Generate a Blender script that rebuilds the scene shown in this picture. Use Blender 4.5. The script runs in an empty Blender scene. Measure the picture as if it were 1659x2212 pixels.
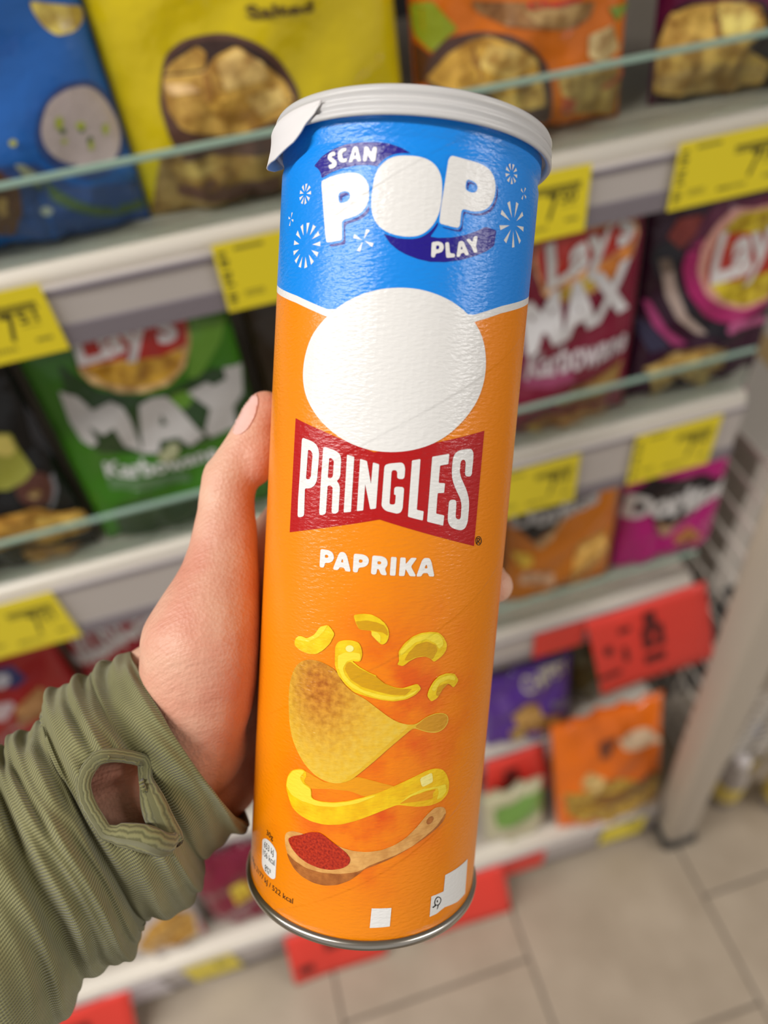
import bpy, bmesh, math, random
from mathutils import Vector, Matrix
from mathutils.geometry import tessellate_polygon
from mathutils.bvhtree import BVHTree
S = bpy.context.scene
COL = S.collection
random.seed(4)

LAMPS = [('strip_and_fill_light', -2.75, -0.2, 4.2, 0.13, 165, -0.30), ('strip_and_fill_light', 4.4, -2.3, 4.0, 0.36, 230, 0.0)]
# ------------------------------------------------------------------ camera
FPX, W0, H0 = 1590.0, 1659.0, 2212.0
CAM = Vector((0.0, -0.5, 1.4794))
RGT = Vector((0.95854348, -0.27130947, -0.08709512))
UPV = Vector((0.25827889, 0.69814896, 0.6677425))
FWD = Vector((0.12035949, 0.66255505, -0.73927965))
cam = bpy.data.cameras.new('camera'); cam_ob = bpy.data.objects.new('camera', cam); COL.objects.link(cam_ob)
cam_ob.matrix_world = Matrix(((RGT.x, UPV.x, -FWD.x, CAM.x), (RGT.y, UPV.y, -FWD.y, CAM.y), (RGT.z, UPV.z, -FWD.z, CAM.z), (0, 0, 0, 1)))
cam.sensor_fit = 'AUTO'; cam.sensor_width = 36.0; cam.lens = 36.0 * FPX / H0
cam.clip_start = 0.01; cam.clip_end = 50
cam.dof.use_dof = True; cam.dof.focus_distance = 0.207; cam.dof.aperture_fstop = 5.8
S.camera = cam_ob

# ------------------------------------------------------------------ world, lamps, exposure
S.view_settings.view_transform = 'Standard'; S.view_settings.look = 'None'
S.view_settings.gamma = 1.0; S.view_settings.use_curve_mapping = False
S.view_settings.exposure = -0.25
wd = bpy.data.worlds.new('world'); S.world = wd; wd.use_nodes = True
bgn = wd.node_tree.nodes['Background']; bgn.inputs[0].default_value = (1.0, 0.97, 0.94, 1); bgn.inputs[1].default_value = 0.5

def strip_light(name, loc, target, sx, sy, power, col=(1, 0.975, 0.95), turn=0.0):
    l = bpy.data.lights.new(name, 'AREA'); l.shape = 'RECTANGLE'; l.size = sx; l.size_y = sy; l.energy = power; l.color = col
    o = bpy.data.objects.new(name, l); COL.objects.link(o); o.location = loc
    o.rotation_euler = (0, 0, turn)   # an area lamp shines straight down
    return o
# fluorescent troughs under the shop ceiling (3 m), the right one added as fill for upright faces
for nm, x, y, sx, sy, pw, turn in LAMPS:
    strip_light(nm, (x, y, 3.0), (x, y, 0), sx, sy, pw, turn=turn)

# ------------------------------------------------------------------ helpers
def lin(c): return tuple(((v / 255) / 12.92 if v / 255 <= 0.04045 else ((v / 255 + 0.055) / 1.055) ** 2.4) for v in c)
MATS = {}
def mat(name, col, rough=0.5, metal=0.0, spec=0.5, **kw):
    if name in MATS: return MATS[name]
    m = bpy.data.materials.new(name); m.use_nodes = True; MATS[name] = m
    p = m.node_tree.nodes['Principled BSDF']
    p.inputs['Base Color'].default_value = (*col[:3], 1); p.inputs['Roughness'].default_value = rough
    p.inputs['Metallic'].default_value = metal; p.inputs['Specular IOR Level'].default_value = spec
    for k, v in kw.items(): p.inputs[k.replace('_', ' ')].default_value = v
    return m
def N(m, t, **kw):
    n = m.node_tree.nodes.new(t)
    for k, v in kw.items(): setattr(n, k, v)
    return n
def LK(m, a, b): m.node_tree.links.new(a, b)
def noise_col(m, c1, c2, scale, detail=3, coord='Object', lo=0.35, hi=0.65, mapscale=None):
    """mix two colours of the thing itself by a noise"""
    p = m.node_tree.nodes['Principled BSDF']
    tc = N(m, 'ShaderNodeTexCoord'); nz = N(m, 'ShaderNodeTexNoise'); nz.inputs['Scale'].default_value = scale; nz.inputs['Detail'].default_value = detail
    if mapscale:
        mp = N(m, 'ShaderNodeMapping'); mp.inputs['Scale'].default_value = mapscale; LK(m, tc.outputs[coord], mp.inputs[0]); LK(m, mp.outputs[0], nz.inputs['Vector'])
    else: LK(m, tc.outputs[coord], nz.inputs['Vector'])
    cr = N(m, 'ShaderNodeValToRGB'); cr.color_ramp.elements[0].position = lo; cr.color_ramp.elements[1].position = hi
    cr.color_ramp.elements[0].color = (*c1, 1); cr.color_ramp.elements[1].color = (*c2, 1)
    LK(m, nz.outputs['Fac'], cr.inputs[0]); LK(m, cr.outputs[0], p.inputs['Base Color'])
    return nz, cr
def bump(m, height_socket, strength=0.3, dist=0.001):
    p = m.node_tree.nodes['Principled BSDF']; b = N(m, 'ShaderNodeBump'); b.inputs['Strength'].default_value = strength; b.inputs['Distance'].default_value = dist
    LK(m, height_socket, b.inputs['Height']); LK(m, b.outputs[0], p.inputs['Normal']); return b
def noise_bump(m, scale, strength=0.2, dist=0.001, coord='Object', detail=2):
    tc = N(m, 'ShaderNodeTexCoord'); nz = N(m, 'ShaderNodeTexNoise'); nz.inputs['Scale'].default_value = scale; nz.inputs['Detail'].default_value = detail
    LK(m, tc.outputs[coord], nz.inputs['Vector']); return bump(m, nz.outputs['Fac'], strength, dist)

def tag(o, label=None, cat=None, group=None, kind=None):
    if label: o['label'] = label
    if cat: o['category'] = cat
    if group: o['group'] = group
    if kind: o['kind'] = kind
    return o
def empty(name, loc=(0, 0, 0), mw=None):
    o = bpy.data.objects.new(name, None); COL.objects.link(o); o.empty_display_size = 0.02
    if mw is not None: o.matrix_world = mw
    else: o.location = loc
    return o
def obj(name, me, m=None, parent=None, smooth=False):
    o = bpy.data.objects.new(name, me); COL.objects.link(o)
    for x in (m if isinstance(m, (list, tuple)) else [m]):
        if x is not None and x.name not in [k.name for k in me.materials if k]: me.materials.append(x)
    if smooth: me.polygons.foreach_set('use_smooth', [True] * len(me.polygons))
    if parent: o.parent = parent
    return o
def mesh_py(name, v, f):
    me = bpy.data.meshes.new(name); me.from_pydata([tuple(x) for x in v], [], f); me.update(); return me
def bm_mesh(name, bm):
    me = bpy.data.meshes.new(name); bm.normal_update(); bm.to_mesh(me); bm.free(); return me
def box_bm(bm, x0, x1, y0, y1, z0, z1, bev=0.0, mi=0):
    n0 = len(bm.faces)
    r = bmesh.ops.create_cube(bm, size=1.0)
    for v in r['verts']:
        v.co = Vector((x0 + (v.co.x + .5) * (x1 - x0), y0 + (v.co.y + .5) * (y1 - y0), z0 + (v.co.z + .5) * (z1 - z0)))
    if bev > 0:
        es = list({e for v in r['verts'] for e in v.link_edges})
        bmesh.ops.bevel(bm, geom=es, offset=bev, segments=2, affect='EDGES', profile=0.5)
    for f in bm.faces:
        if f.index == -1 or f.index >= n0: pass
def box(name, b, m, parent=None, bev=0.002, smooth=False):
    bm = bmesh.new(); box_bm(bm, *b, bev=bev); return obj(name, bm_mesh(name, bm), m, parent, smooth)
def tube_bm(bm, pts, r, seg=8, cap=True):
    """round bar along points; r number or list"""
    pts = [Vector(p) for p in pts]; rings = []
    rs = r if isinstance(r, (list, tuple)) else [r] * len(pts)
    t = (pts[1] - pts[0]).normalized(); a = t.orthogonal().normalized()
    for i, p in enumerate(pts):
        t2 = ((pts[min(i + 1, len(pts) - 1)] - pts[max(i - 1, 0)])).normalized()
        a = (a - t2 * a.dot(t2)).normalized(); b = t2.cross(a)
        rings.append([bm.verts.new(p + (a * math.cos(k * 2 * math.pi / seg) + b * math.sin(k * 2 * math.pi / seg)) * rs[i]) for k in range(seg)])
    for i in range(len(rings) - 1):
        for k in range(seg): bm.faces.new((rings[i][k], rings[i][(k + 1) % seg], rings[i + 1][(k + 1) % seg], rings[i + 1][k]))
    if cap: bm.faces.new(rings[0][::-1]); bm.faces.new(rings[-1])
def lathe(name, prof, seg, m, parent=None, smooth=True):
    v = []; f = []
    for r, z in prof:
        for k in range(seg): v.append((r * math.sin(k * 2 * math.pi / seg), -r * math.cos(k * 2 * math.pi / seg), z))
    for i in range(len(prof) - 1):
        for k in range(seg): f.append((i * seg + k, i * seg + (k + 1) % seg, (i + 1) * seg + (k + 1) % seg, (i + 1) * seg + k))
    if prof[0][0] < 1e-6 or prof[-1][0] < 1e-6: pass
    me = mesh_py(name, v, f); bm = bmesh.new(); bm.from_mesh(me); bmesh.ops.remove_doubles(bm, verts=bm.verts, dist=1e-6); bmesh.ops.recalc_face_normals(bm, faces=bm.faces); bm.to_mesh(me); bm.free()
    return obj(name, me, m, parent, smooth)
def round_loop(l, rad, steps=4):
    """round the corners of a closed 2D outline"""
    if rad <= 0: return [Vector((p[0], p[1])) for p in l]
    P = [Vector((p[0], p[1])) for p in l]; out = []; n = len(P)
    for i in range(n):
        a, b, c = P[i - 1], P[i], P[(i + 1) % n]
        d1, d2 = (a - b).length, (c - b).length
        if d1 < 1e-6 or d2 < 1e-6: continue
        t = min(rad, d1 * .5, d2 * .5); p0 = b + (a - b) / d1 * t; p2 = b + (c - b) / d2 * t
        for k in range(steps + 1):
            s = k / steps; out.append(p0 * (1 - s) ** 2 + b * 2 * s * (1 - s) + p2 * s * s)
    res = []
    for p in out:
        if not res or (p - res[-1]).length > 1e-4: res.append(p)
    return res
def area2(l): return sum(l[i - 1].x * l[i].y - l[i].x * l[i - 1].y for i in range(len(l))) / 2
def offset_loop(l, d):
    sg = 1 if area2(l) > 0 else -1; out = []
    for i in range(len(l)):
        t = (l[(i + 1) % len(l)] - l[i - 1]); t = t.normalized() if t.length > 1e-9 else Vector((1, 0))
        out.append(l[i] + Vector((t.y, -t.x)) * d * sg)
    return out
def fill_bm(loops, step=None, stepy=None):
    """flat bmesh of an outline with holes, cut into strips so that it can be bent"""
    polys = [[Vector((p.x, p.y, 0)) for p in l] for l in loops]
    flat = [p for l in polys for p in l]
    bm = bmesh.new(); vs = [bm.verts.new(p) for p in flat]
    for t in tessellate_polygon(polys):
        try: bm.faces.new([vs[i] for i in t])
        except ValueError: pass
    cut_bm(bm, step, stepy); return bm
def cut_bm(bm, step, stepy):
    for ax, st in ((0, step), (1, stepy)):
        if not st: continue
        lo = min(v.co[ax] for v in bm.verts); hi = max(v.co[ax] for v in bm.verts)
        k = math.ceil(lo / st + 1e-6)
        while k * st < hi - 1e-6:
            co = Vector((0, 0, 0)); co[ax] = k * st; no = Vector((0, 0, 0)); no[ax] = 1
            bmesh.ops.bisect_plane(bm, geom=bm.verts[:] + bm.edges[:] + bm.faces[:], plane_co=co, plane_no=no, dist=1e-7); k += 1
def text_bm(txt, bold=0.02, shear=0.0, step=None):
    """the built-in face as a flat bmesh, 1 unit wide, 1 unit cap height"""
    c = bpy.data.curves.new('t', 'FONT'); c.body = txt; c.offset = bold; c.shear = shear; c.resolution_u = 3; c.fill_mode = 'BOTH'
    o = bpy.data.objects.new('t', c); COL.objects.link(o); bpy.context.view_layer.update()
    dg = bpy.context.evaluated_depsgraph_get(); me = bpy.data.meshes.new_from_object(o.evaluated_get(dg))
    bpy.data.objects.remove(o); bpy.data.curves.remove(c)
    bm = bmesh.new(); bm.from_mesh(me); bpy.data.meshes.remove(me)
    x0 = min(v.co.x for v in bm.verts); x1 = max(v.co.x for v in bm.verts)
    for v in bm.verts: v.co = Vector(((v.co.x - x0) / (x1 - x0), v.co.y / 0.70, 0))
    return bm
def map_bm(bm, fn, uvscale=0.01):
    """bend a flat bmesh onto a surface; the flat position is kept as UV"""
    uv = bm.loops.layers.uv.new('flat')
    for f in bm.faces:
        for lp in f.loops: lp[uv].uv = (lp.vert.co.x * uvscale, lp.vert.co.y * uvscale)
    for v in bm.verts: v.co = fn(v.co.x, v.co.y)
    return bm
def cam_pt(px, py, d): return CAM + RGT * ((px - W0 / 2) / FPX * d) - UPV * ((py - H0 / 2) / FPX * d) + FWD * d

# ------------------------------------------------------------------ artwork outlines (mm on the can label / on each bag front)
LABEL=[
('ribbon',1,'navy',0.5,[[(-27.67,214.86),(-24.88,216.8),(-21.32,218.06),(-17.55,218.82),(-13.57,219.01),(-9.14,218.91),(-5.94,218.57),(-2.75,217.63),(-0.07,216.32),(-1.94,215.04),(-5.53,212.96),(-8.09,213.17),(-10.73,213.59),(-13.87,213.62),(-17.89,213.22),(-21.18,212.56),(-24.6,211.4),(-25.07,212.85),(-26.17,214.02)]]),
('ribbon',1,'navy',0.5,[[(-5.9,197.26),(-2.11,196.31),(0.41,196.37),(2.68,196.94),(4.69,198.32),(6.45,200.3),(7.52,201.82),(7.7,200.44),(6.8,198.73),(5.84,197.33),(8.01,197.25),(11.52,197.77),(15.16,198.88),(18.25,200.27),(21.13,201.88),(24.86,201.63),(24.53,197.81),(21.97,195.92),(18.13,194.08),(14.32,192.62),(10.25,191.66),(6.32,191.31),(3.08,191.73),(0.27,192.53),(-1.9,193.5),(-3.91,194.91)]]),
('lettering',3,'white',0.5,[[(-20.42,217.29),(-20.45,216.32),(-21.33,216.41),(-21.5,216.07),(-20.61,215.57),(-19.77,214.78),(-19.91,213.89),(-20.71,213.41),(-22.05,213.3),(-22.54,214.33),(-21.38,214.48),(-21.29,214.74),(-22.2,215.34),(-22.85,215.92),(-22.86,216.73),(-22.21,217.26),(-21.28,217.49)]]),
('lettering',3,'white',0.5,[[(-18.48,217.96),(-17.25,218.04),(-17.14,217.14),(-18.04,217.08),(-18.38,216.55),(-18.19,215.74),(-17.79,215.35),(-16.88,215.53),(-16.77,214.73),(-17.73,214.46),(-18.87,214.7),(-19.51,215.46),(-19.69,216.48),(-19.5,217.36)]]),
('lettering',3,'white',0.5,[[(-12.25,217.93),(-11.36,217.93),(-10.27,216.39),(-9.98,217.85),(-8.92,217.83),(-9.14,214.31),(-10.12,214.33),(-11.23,216.02),(-11.49,214.4),(-12.34,214.43)]]),
('lettering',3,'white',0.5,[[(-15.23,218.09),(-14.07,218.06),(-12.84,214.5),(-13.81,214.45),(-14.17,215.26),(-15.09,215.11),(-15.28,214.43),(-16.39,214.4)],[(-14.62,217.06),(-14.91,215.85),(-14.26,215.9)]]),
('big_lettering',3,'white',1.2,[[(-24.46,210.73),(-21.64,211.44),(-18.54,211.86),(-15.62,212.0),(-13.27,211.65),(-11.62,210.51),(-10.51,209.0),(-10.22,207.01),(-10.22,204.81),(-11.3,202.82),(-13.03,201.63),(-15.32,200.98),(-17.36,200.55),(-16.91,195.93),(-17.38,195.64),(-20.99,195.28),(-21.68,195.42),(-22.24,197.32),(-24.49,209.91)],[(-18.92,207.35),(-16.76,207.66),(-15.65,207.36),(-15.29,206.34),(-15.51,205.34),(-16.56,204.88),(-18.45,204.68)]]),
('big_lettering_gap',2,'blue',-1.2,[[(-24.46,210.73),(-21.64,211.44),(-18.54,211.86),(-15.62,212.0),(-13.27,211.65),(-11.62,210.51),(-10.51,209.0),(-10.22,207.01),(-10.22,204.81),(-11.3,202.82),(-13.03,201.63),(-15.32,200.98),(-17.36,200.55),(-16.91,195.93),(-17.38,195.64),(-20.99,195.28),(-21.68,195.42),(-22.24,197.32),(-24.49,209.91)],[(-18.92,207.35),(-16.76,207.66),(-15.65,207.36),(-15.29,206.34),(-15.51,205.34),(-16.56,204.88),(-18.45,204.68)]]),
('letter_shadow',1,'navy',1.2,[[(-23.28,209.61),(-20.54,210.36),(-17.52,210.82),(-14.66,210.99),(-12.34,210.66),(-10.71,209.54),(-9.61,208.04),(-9.32,206.05),(-9.32,203.85),(-10.39,201.85),(-12.1,200.65),(-14.35,199.98),(-16.35,199.54),(-15.91,194.92),(-16.37,194.62),(-19.89,194.23),(-20.57,194.36),(-21.11,196.26),(-23.3,208.8)],[(-17.89,206.31),(-15.77,206.64),(-14.68,206.35),(-14.33,205.33),(-14.54,204.34),(-15.57,203.87),(-17.43,203.65)]]),
('big_lettering',3,'white',1.2,[[(9.6,216.89),(10.14,217.01),(13.44,216.74),(17.29,216.55),(19.91,216.07),(21.81,214.96),(23.05,213.0),(23.29,210.6),(22.74,208.45),(21.42,206.55),(19.26,205.34),(16.52,204.77),(13.5,205.1),(13.42,200.96),(13.01,200.34),(11.75,200.29),(8.37,200.67),(7.95,201.07),(7.94,203.27),(9.02,216.07)],[(14.22,212.22),(16.03,212.03),(17.19,211.53),(17.6,210.71),(17.38,209.76),(16.32,209.23),(14.02,209.45)]]),
('big_lettering_gap',2,'blue',-1.2,[[(9.6,216.89),(10.14,217.01),(13.44,216.74),(17.29,216.55),(19.91,216.07),(21.81,214.96),(23.05,213.0),(23.29,210.6),(22.74,208.45),(21.42,206.55),(19.26,205.34),(16.52,204.77),(13.5,205.1),(13.42,200.96),(13.01,200.34),(11.75,200.29),(8.37,200.67),(7.95,201.07),(7.94,203.27),(9.02,216.07)],[(14.22,212.22),(16.03,212.03),(17.19,211.53),(17.6,210.71),(17.38,209.76),(16.32,209.23),(14.02,209.45)]]),
('letter_shadow',1,'navy',1.2,[[(10.33,216.06),(10.88,216.17),(14.21,215.92),(18.13,215.75),(20.81,215.3),(22.76,214.2),(24.03,212.23),(24.28,209.83),(23.72,207.66),(22.36,205.75),(20.15,204.52),(17.36,203.94),(14.28,204.26),(14.21,200.1),(13.79,199.47),(12.52,199.42),(9.11,199.79),(8.68,200.19),(8.66,202.39),(9.75,215.22)],[(15.01,211.39),(16.85,211.21),(18.03,210.72),(18.45,209.9),(18.22,208.94),(17.14,208.41),(14.81,208.62)]]),
('big_lettering',3,'white',3,[[(-2.0,215.91),(1.51,215.94),(4.27,215.31),(6.27,213.96),(7.51,211.94),(7.96,209.63),(8.08,206.47),(7.72,203.04),(6.54,200.31),(4.77,198.33),(2.75,197.15),(-0.17,196.77),(-3.13,197.07),(-5.96,198.06),(-8.01,199.82),(-9.15,202.01),(-9.55,204.61),(-9.46,207.99),(-9.03,211.16),(-7.89,213.32),(-6.1,214.91),(-4.06,215.7)]]),
('big_lettering_gap',2,'blue',-3,[[(-2.0,215.91),(1.51,215.94),(4.27,215.31),(6.27,213.96),(7.51,211.94),(7.96,209.63),(8.08,206.47),(7.72,203.04),(6.54,200.31),(4.77,198.33),(2.75,197.15),(-0.17,196.77),(-3.13,197.07),(-5.96,198.06),(-8.01,199.82),(-9.15,202.01),(-9.55,204.61),(-9.46,207.99),(-9.03,211.16),(-7.89,213.32),(-6.1,214.91),(-4.06,215.7)]]),
('lettering',3,'white',0.5,[[(9.8,196.34),(10.83,196.61),(11.37,193.89),(12.66,194.05),(12.82,193.15),(10.44,192.66)]]),
('lettering',3,'white',0.5,[[(15.39,197.79),(16.44,198.25),(17.33,197.36),(17.63,198.94),(18.83,199.23),(18.51,196.61),(19.18,195.27),(18.05,194.89),(17.26,196.32)]]),
('lettering',3,'white',0.5,[[(6.37,196.07),(8.07,196.45),(9.2,196.17),(9.68,195.21),(9.37,194.16),(8.53,193.66),(7.56,193.46),(7.49,192.44),(6.49,192.44)],[(7.55,195.38),(8.26,195.5),(8.46,194.98),(8.23,194.55),(7.59,194.42)]]),
('lettering',3,'white',0.5,[[(13.43,197.11),(14.71,197.38),(16.72,194.29),(15.65,193.93),(15.22,194.59),(14.29,194.26),(14.13,193.42),(13.14,193.19)],[(14.27,196.2),(14.13,195.16),(14.83,195.36)]]),
('red_banner',2,'red',0,[[(-29.92,149.58),(-20.08,147.09),(-4.51,142.55),(10.39,145.77),(27.02,149.86),(27.0,117.86),(-1.88,124.9),(-29.93,117.64)]]),
('white_oval',3,'white',9,[[(-1.37,184.48),(4.34,184.52),(10.34,183.25),(15.37,181.21),(19.92,178.23),(23.29,174.38),(25.14,169.62),(25.51,164.19),(23.95,158.59),(20.35,153.36),(15.42,148.55),(10.25,145.34),(4.79,143.54),(-0.16,142.8),(-5.64,142.93),(-11.9,144.46),(-17.77,147.62),(-22.64,151.4),(-26.19,155.82),(-27.81,160.38),(-27.55,165.91),(-25.4,171.38),(-21.98,175.19),(-17.29,178.94),(-12.02,181.82),(-6.62,183.7)]]),
('brand_lettering',4,'white',0.9,[[(-26.66,144.6),(-22.6,143.83),(-21.15,143.05),(-20.38,141.86),(-20.15,140.45),(-20.37,133.71),(-20.85,132.38),(-21.94,131.33),(-23.36,130.96),(-24.48,130.86),(-24.23,123.04),(-26.76,122.36),(-26.94,127.13),(-26.72,135.92)],[(-24.09,141.55),(-23.02,141.29),(-22.41,140.58),(-22.36,139.86),(-22.57,134.19),(-22.94,133.59),(-24.28,133.34)]]),
('brand_lettering',4,'white',0.9,[[(-18.95,142.86),(-15.32,142.16),(-13.87,141.4),(-13.34,140.2),(-13.29,135.57),(-13.62,134.64),(-14.27,134.03),(-13.53,133.39),(-13.17,132.35),(-13.17,125.51),(-15.18,125.04),(-15.29,132.12),(-15.79,132.64),(-16.88,132.57),(-16.92,124.67),(-19.04,124.16),(-19.09,132.95)],[(-16.89,140.04),(-15.97,139.86),(-15.4,139.2),(-15.45,135.16),(-15.92,134.54),(-16.97,134.49)]]),
('brand_lettering',4,'white',0.3,[[(-11.74,141.32),(-9.69,140.92),(-9.64,126.24),(-11.67,125.83)]]),
('brand_lettering',4,'white',0.3,[[(-8.06,140.53),(-6.22,140.13),(-4.74,134.14),(-4.6,139.87),(-2.92,139.51),(-2.97,127.78),(-4.47,127.43),(-6.26,134.01),(-6.33,126.97),(-8.05,126.62)]]),
('brand_lettering',4,'white',0.8,[[(-1.54,138.96),(-1.26,139.51),(-0.23,139.93),(2.72,140.4),(3.45,140.09),(3.92,138.98),(3.89,136.06),(1.95,136.02),(1.94,137.79),(1.46,138.32),(0.59,138.19),(0.42,137.69),(0.47,129.52),(0.71,129.18),(1.95,129.17),(1.97,131.76),(1.49,131.82),(1.43,133.95),(4.01,133.99),(4.02,128.13),(3.52,127.12),(2.65,126.8),(-0.23,127.32),(-1.06,127.89),(-1.56,128.65),(-1.58,129.37)]]),
('brand_lettering',4,'white',0.3,[[(5.54,141.1),(7.77,141.61),(7.83,128.1),(9.74,127.81),(9.7,125.27),(5.57,126.15)]]),
('brand_lettering',4,'white',0.3,[[(10.91,142.35),(15.74,143.38),(15.72,140.58),(13.31,140.11),(13.31,135.5),(15.19,135.46),(15.14,132.88),(13.26,132.77),(13.31,127.24),(15.75,126.77),(15.68,123.99),(10.91,125.01)]]),
('brand_lettering',4,'white',1,[[(21.22,144.82),(22.6,144.89),(23.46,144.09),(23.68,142.55),(23.61,137.35),(21.23,137.4),(21.15,141.25),(20.58,141.96),(19.65,141.76),(19.41,140.86),(19.42,138.69),(19.9,137.25),(22.2,133.79),(23.31,131.38),(23.69,129.15),(23.67,124.68),(22.93,123.03),(21.57,122.56),(19.72,122.86),(17.91,123.64),(17.04,125.02),(16.87,126.12),(16.82,131.05),(19.18,131.06),(19.33,126.28),(19.87,125.72),(20.78,125.61),(21.06,126.25),(21.0,129.57),(20.42,131.23),(18.35,134.33),(17.24,136.67),(16.89,139.0),(16.95,142.23),(17.44,143.49),(18.63,144.34)]]),
('registered_mark',2,'ink',0,[[(30.19,119.07),(30.19,118.72),(30.1,118.41),(29.91,118.15),(29.66,117.97),(29.35,117.86),(29.0,117.85),(28.65,117.92),(28.31,118.08),(28.02,118.32),(27.77,118.61),(27.6,118.94),(27.52,119.28),(27.51,119.62),(27.6,119.93),(27.76,120.19),(28.0,120.39),(28.3,120.5),(28.63,120.52),(28.98,120.44),(29.33,120.29),(29.64,120.05),(29.9,119.75),(30.09,119.42)],[(29.91,119.09),(29.91,118.8),(29.84,118.53),(29.7,118.31),(29.5,118.15),(29.25,118.06),(28.97,118.04),(28.69,118.1),(28.42,118.24),(28.18,118.44),(27.98,118.69),(27.84,118.97),(27.77,119.26),(27.77,119.56),(27.83,119.82),(27.96,120.05),(28.15,120.21),(28.39,120.3),(28.66,120.32),(28.94,120.26),(29.21,120.13),(29.47,119.93),(29.67,119.68),(29.83,119.39)]]),
('registered_mark',2,'ink',0,[[(28.13,120.0),(29.0,119.99),(29.41,119.61),(29.32,119.2),(28.98,119.04),(29.53,118.3),(29.24,118.29),(28.69,119.0),(28.46,119.02),(28.49,118.39),(28.19,118.45)],[(28.38,119.79),(28.94,119.75),(29.07,119.45),(28.9,119.23),(28.43,119.25)]]),
('flavour_lettering',2,'white',0.6,[[(-17.98,115.01),(-15.36,115.05),(-14.18,114.54),(-13.66,113.47),(-13.92,112.28),(-14.9,111.57),(-16.41,111.41),(-16.48,109.99),(-18.0,109.89)],[(-16.45,113.68),(-15.62,113.7),(-15.36,113.22),(-15.64,112.86),(-16.46,112.79)]]),
('flavour_lettering',2,'white',0.6,[[(-11.87,115.07),(-10.68,115.12),(-9.97,114.17),(-8.76,110.38),(-8.84,110.0),(-10.23,109.98),(-10.57,110.88),(-11.92,110.84),(-12.26,109.95),(-13.65,109.91),(-13.73,110.43),(-12.38,114.38)],[(-11.22,113.43),(-11.62,112.25),(-10.83,112.23)]]),
('flavour_lettering',2,'white',0.6,[[(-8.12,115.06),(-5.64,115.13),(-4.38,114.7),(-3.87,113.82),(-4.03,112.56),(-4.9,111.75),(-6.63,111.36),(-6.7,110.0),(-8.1,110.0)],[(-6.61,113.7),(-5.74,113.67),(-5.51,113.28),(-5.79,112.8),(-6.61,112.75)]]),
('flavour_lettering',2,'white',0.6,[[(-3.08,115.09),(-0.56,115.09),(0.58,114.7),(1.12,113.6),(1.07,112.57),(0.48,111.81),(1.09,110.3),(0.91,109.97),(-0.4,109.98),(-1.11,111.48),(-1.56,111.5),(-1.72,109.92),(-3.14,109.96)],[(-1.63,113.65),(-0.76,113.63),(-0.53,113.28),(-0.76,112.81),(-1.61,112.82)]]),
('flavour_lettering',2,'white',0.4,[[(1.9,115.1),(3.44,115.06),(3.44,109.98),(1.92,109.98)]]),
('flavour_lettering',2,'white',0.4,[[(4.39,115.07),(5.88,115.05),(5.96,113.23),(7.32,115.08),(8.72,115.07),(8.8,114.8),(7.45,112.66),(8.95,110.3),(8.8,109.99),(7.34,110.0),(6.05,112.0),(5.89,110.02),(4.36,109.96)]]),
('flavour_lettering',2,'white',0.6,[[(10.94,115.1),(12.46,115.09),(13.08,114.17),(14.25,110.29),(14.12,109.93),(12.67,110.0),(12.37,110.94),(10.86,110.88),(10.61,110.01),(9.33,109.95),(9.2,110.31),(10.36,114.37)],[(11.72,113.51),(11.22,112.2),(12.2,112.2)]]),
('corn_curl',4,'corn',0.7,[[(-25.16,87.72),(-23.83,88.99),(-22.57,89.21),(-20.73,89.0),(-18.34,90.68),(-16.68,93.28),(-14.29,94.31),(-13.21,93.46),(-12.05,92.07),(-13.27,89.14),(-15.19,86.84),(-17.24,85.27),(-19.84,84.66),(-23.12,84.97),(-25.3,85.87)]]),
('corn_curl',5,'corn_light',0.5,[[(-25.08,87.81),(-23.83,88.92),(-22.57,89.14),(-20.72,88.91),(-18.34,90.58),(-16.68,93.18),(-14.35,94.21),(-15.21,92.45),(-17.2,90.12),(-20.09,88.28),(-22.9,87.91)]]),
('corn_curl',4,'corn',0.7,[[(-7.15,98.18),(-4.63,98.89),(-2.19,98.89),(-0.01,97.97),(1.6,96.67),(2.61,95.16),(2.91,93.13),(2.42,91.37),(1.21,90.51),(-0.17,91.52),(-1.9,93.27),(-1.88,94.37),(-5.25,94.33),(-6.28,95.94)]]),
('corn_curl',5,'corn_dark',0.5,[[(-6.41,96.46),(-3.29,97.15),(-0.53,96.78),(1.18,96.18),(2.33,94.83),(2.6,93.12),(1.17,94.14),(-0.35,94.18),(-1.89,94.43),(-5.19,94.4)]]),
('corn_curl',5,'corn_light',0.5,[[(-1.9,93.2),(-1.81,94.16),(-0.35,94.09),(0.63,93.16),(0.77,91.12),(-0.18,91.68)]]),
('corn_curl',4,'corn',0.7,[[(5.81,88.96),(7.2,91.2),(9.25,93.11),(11.72,94.17),(14.35,94.38),(16.97,94.06),(18.72,92.63),(20.13,90.39),(20.05,88.61),(18.89,87.11),(16.35,85.48),(15.01,86.81),(13.27,87.4),(10.99,87.18),(9.14,86.26),(7.38,84.68),(5.62,85.2),(6.18,86.1)]]),
('corn_curl',5,'corn_dark',0.5,[[(7.56,86.43),(8.64,88.66),(10.7,90.86),(13.58,91.71),(16.42,90.41),(17.09,88.91),(16.35,87.35),(15.75,86.27),(14.65,87.09),(12.6,87.53),(10.35,87.2),(8.82,86.36)]]),
('corn_curl',5,'corn_light',0.5,[[(7.54,90.73),(9.28,92.63),(11.76,93.69),(14.4,93.9),(17.01,93.58),(18.4,92.18),(18.94,90.35),(17.6,89.18),(16.38,90.9),(13.52,92.35),(10.33,91.5),(7.96,89.3),(6.53,87.7),(6.12,88.97)]]),
('corn_curl',4,'corn',0.7,[[(15.05,75.76),(15.47,77.68),(16.68,79.85),(18.34,81.31),(20.92,81.8),(23.8,81.19),(25.57,78.88),(23.86,76.93),(21.63,78.73),(19.86,77.17),(18.41,74.72),(16.51,73.9)]]),
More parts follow.
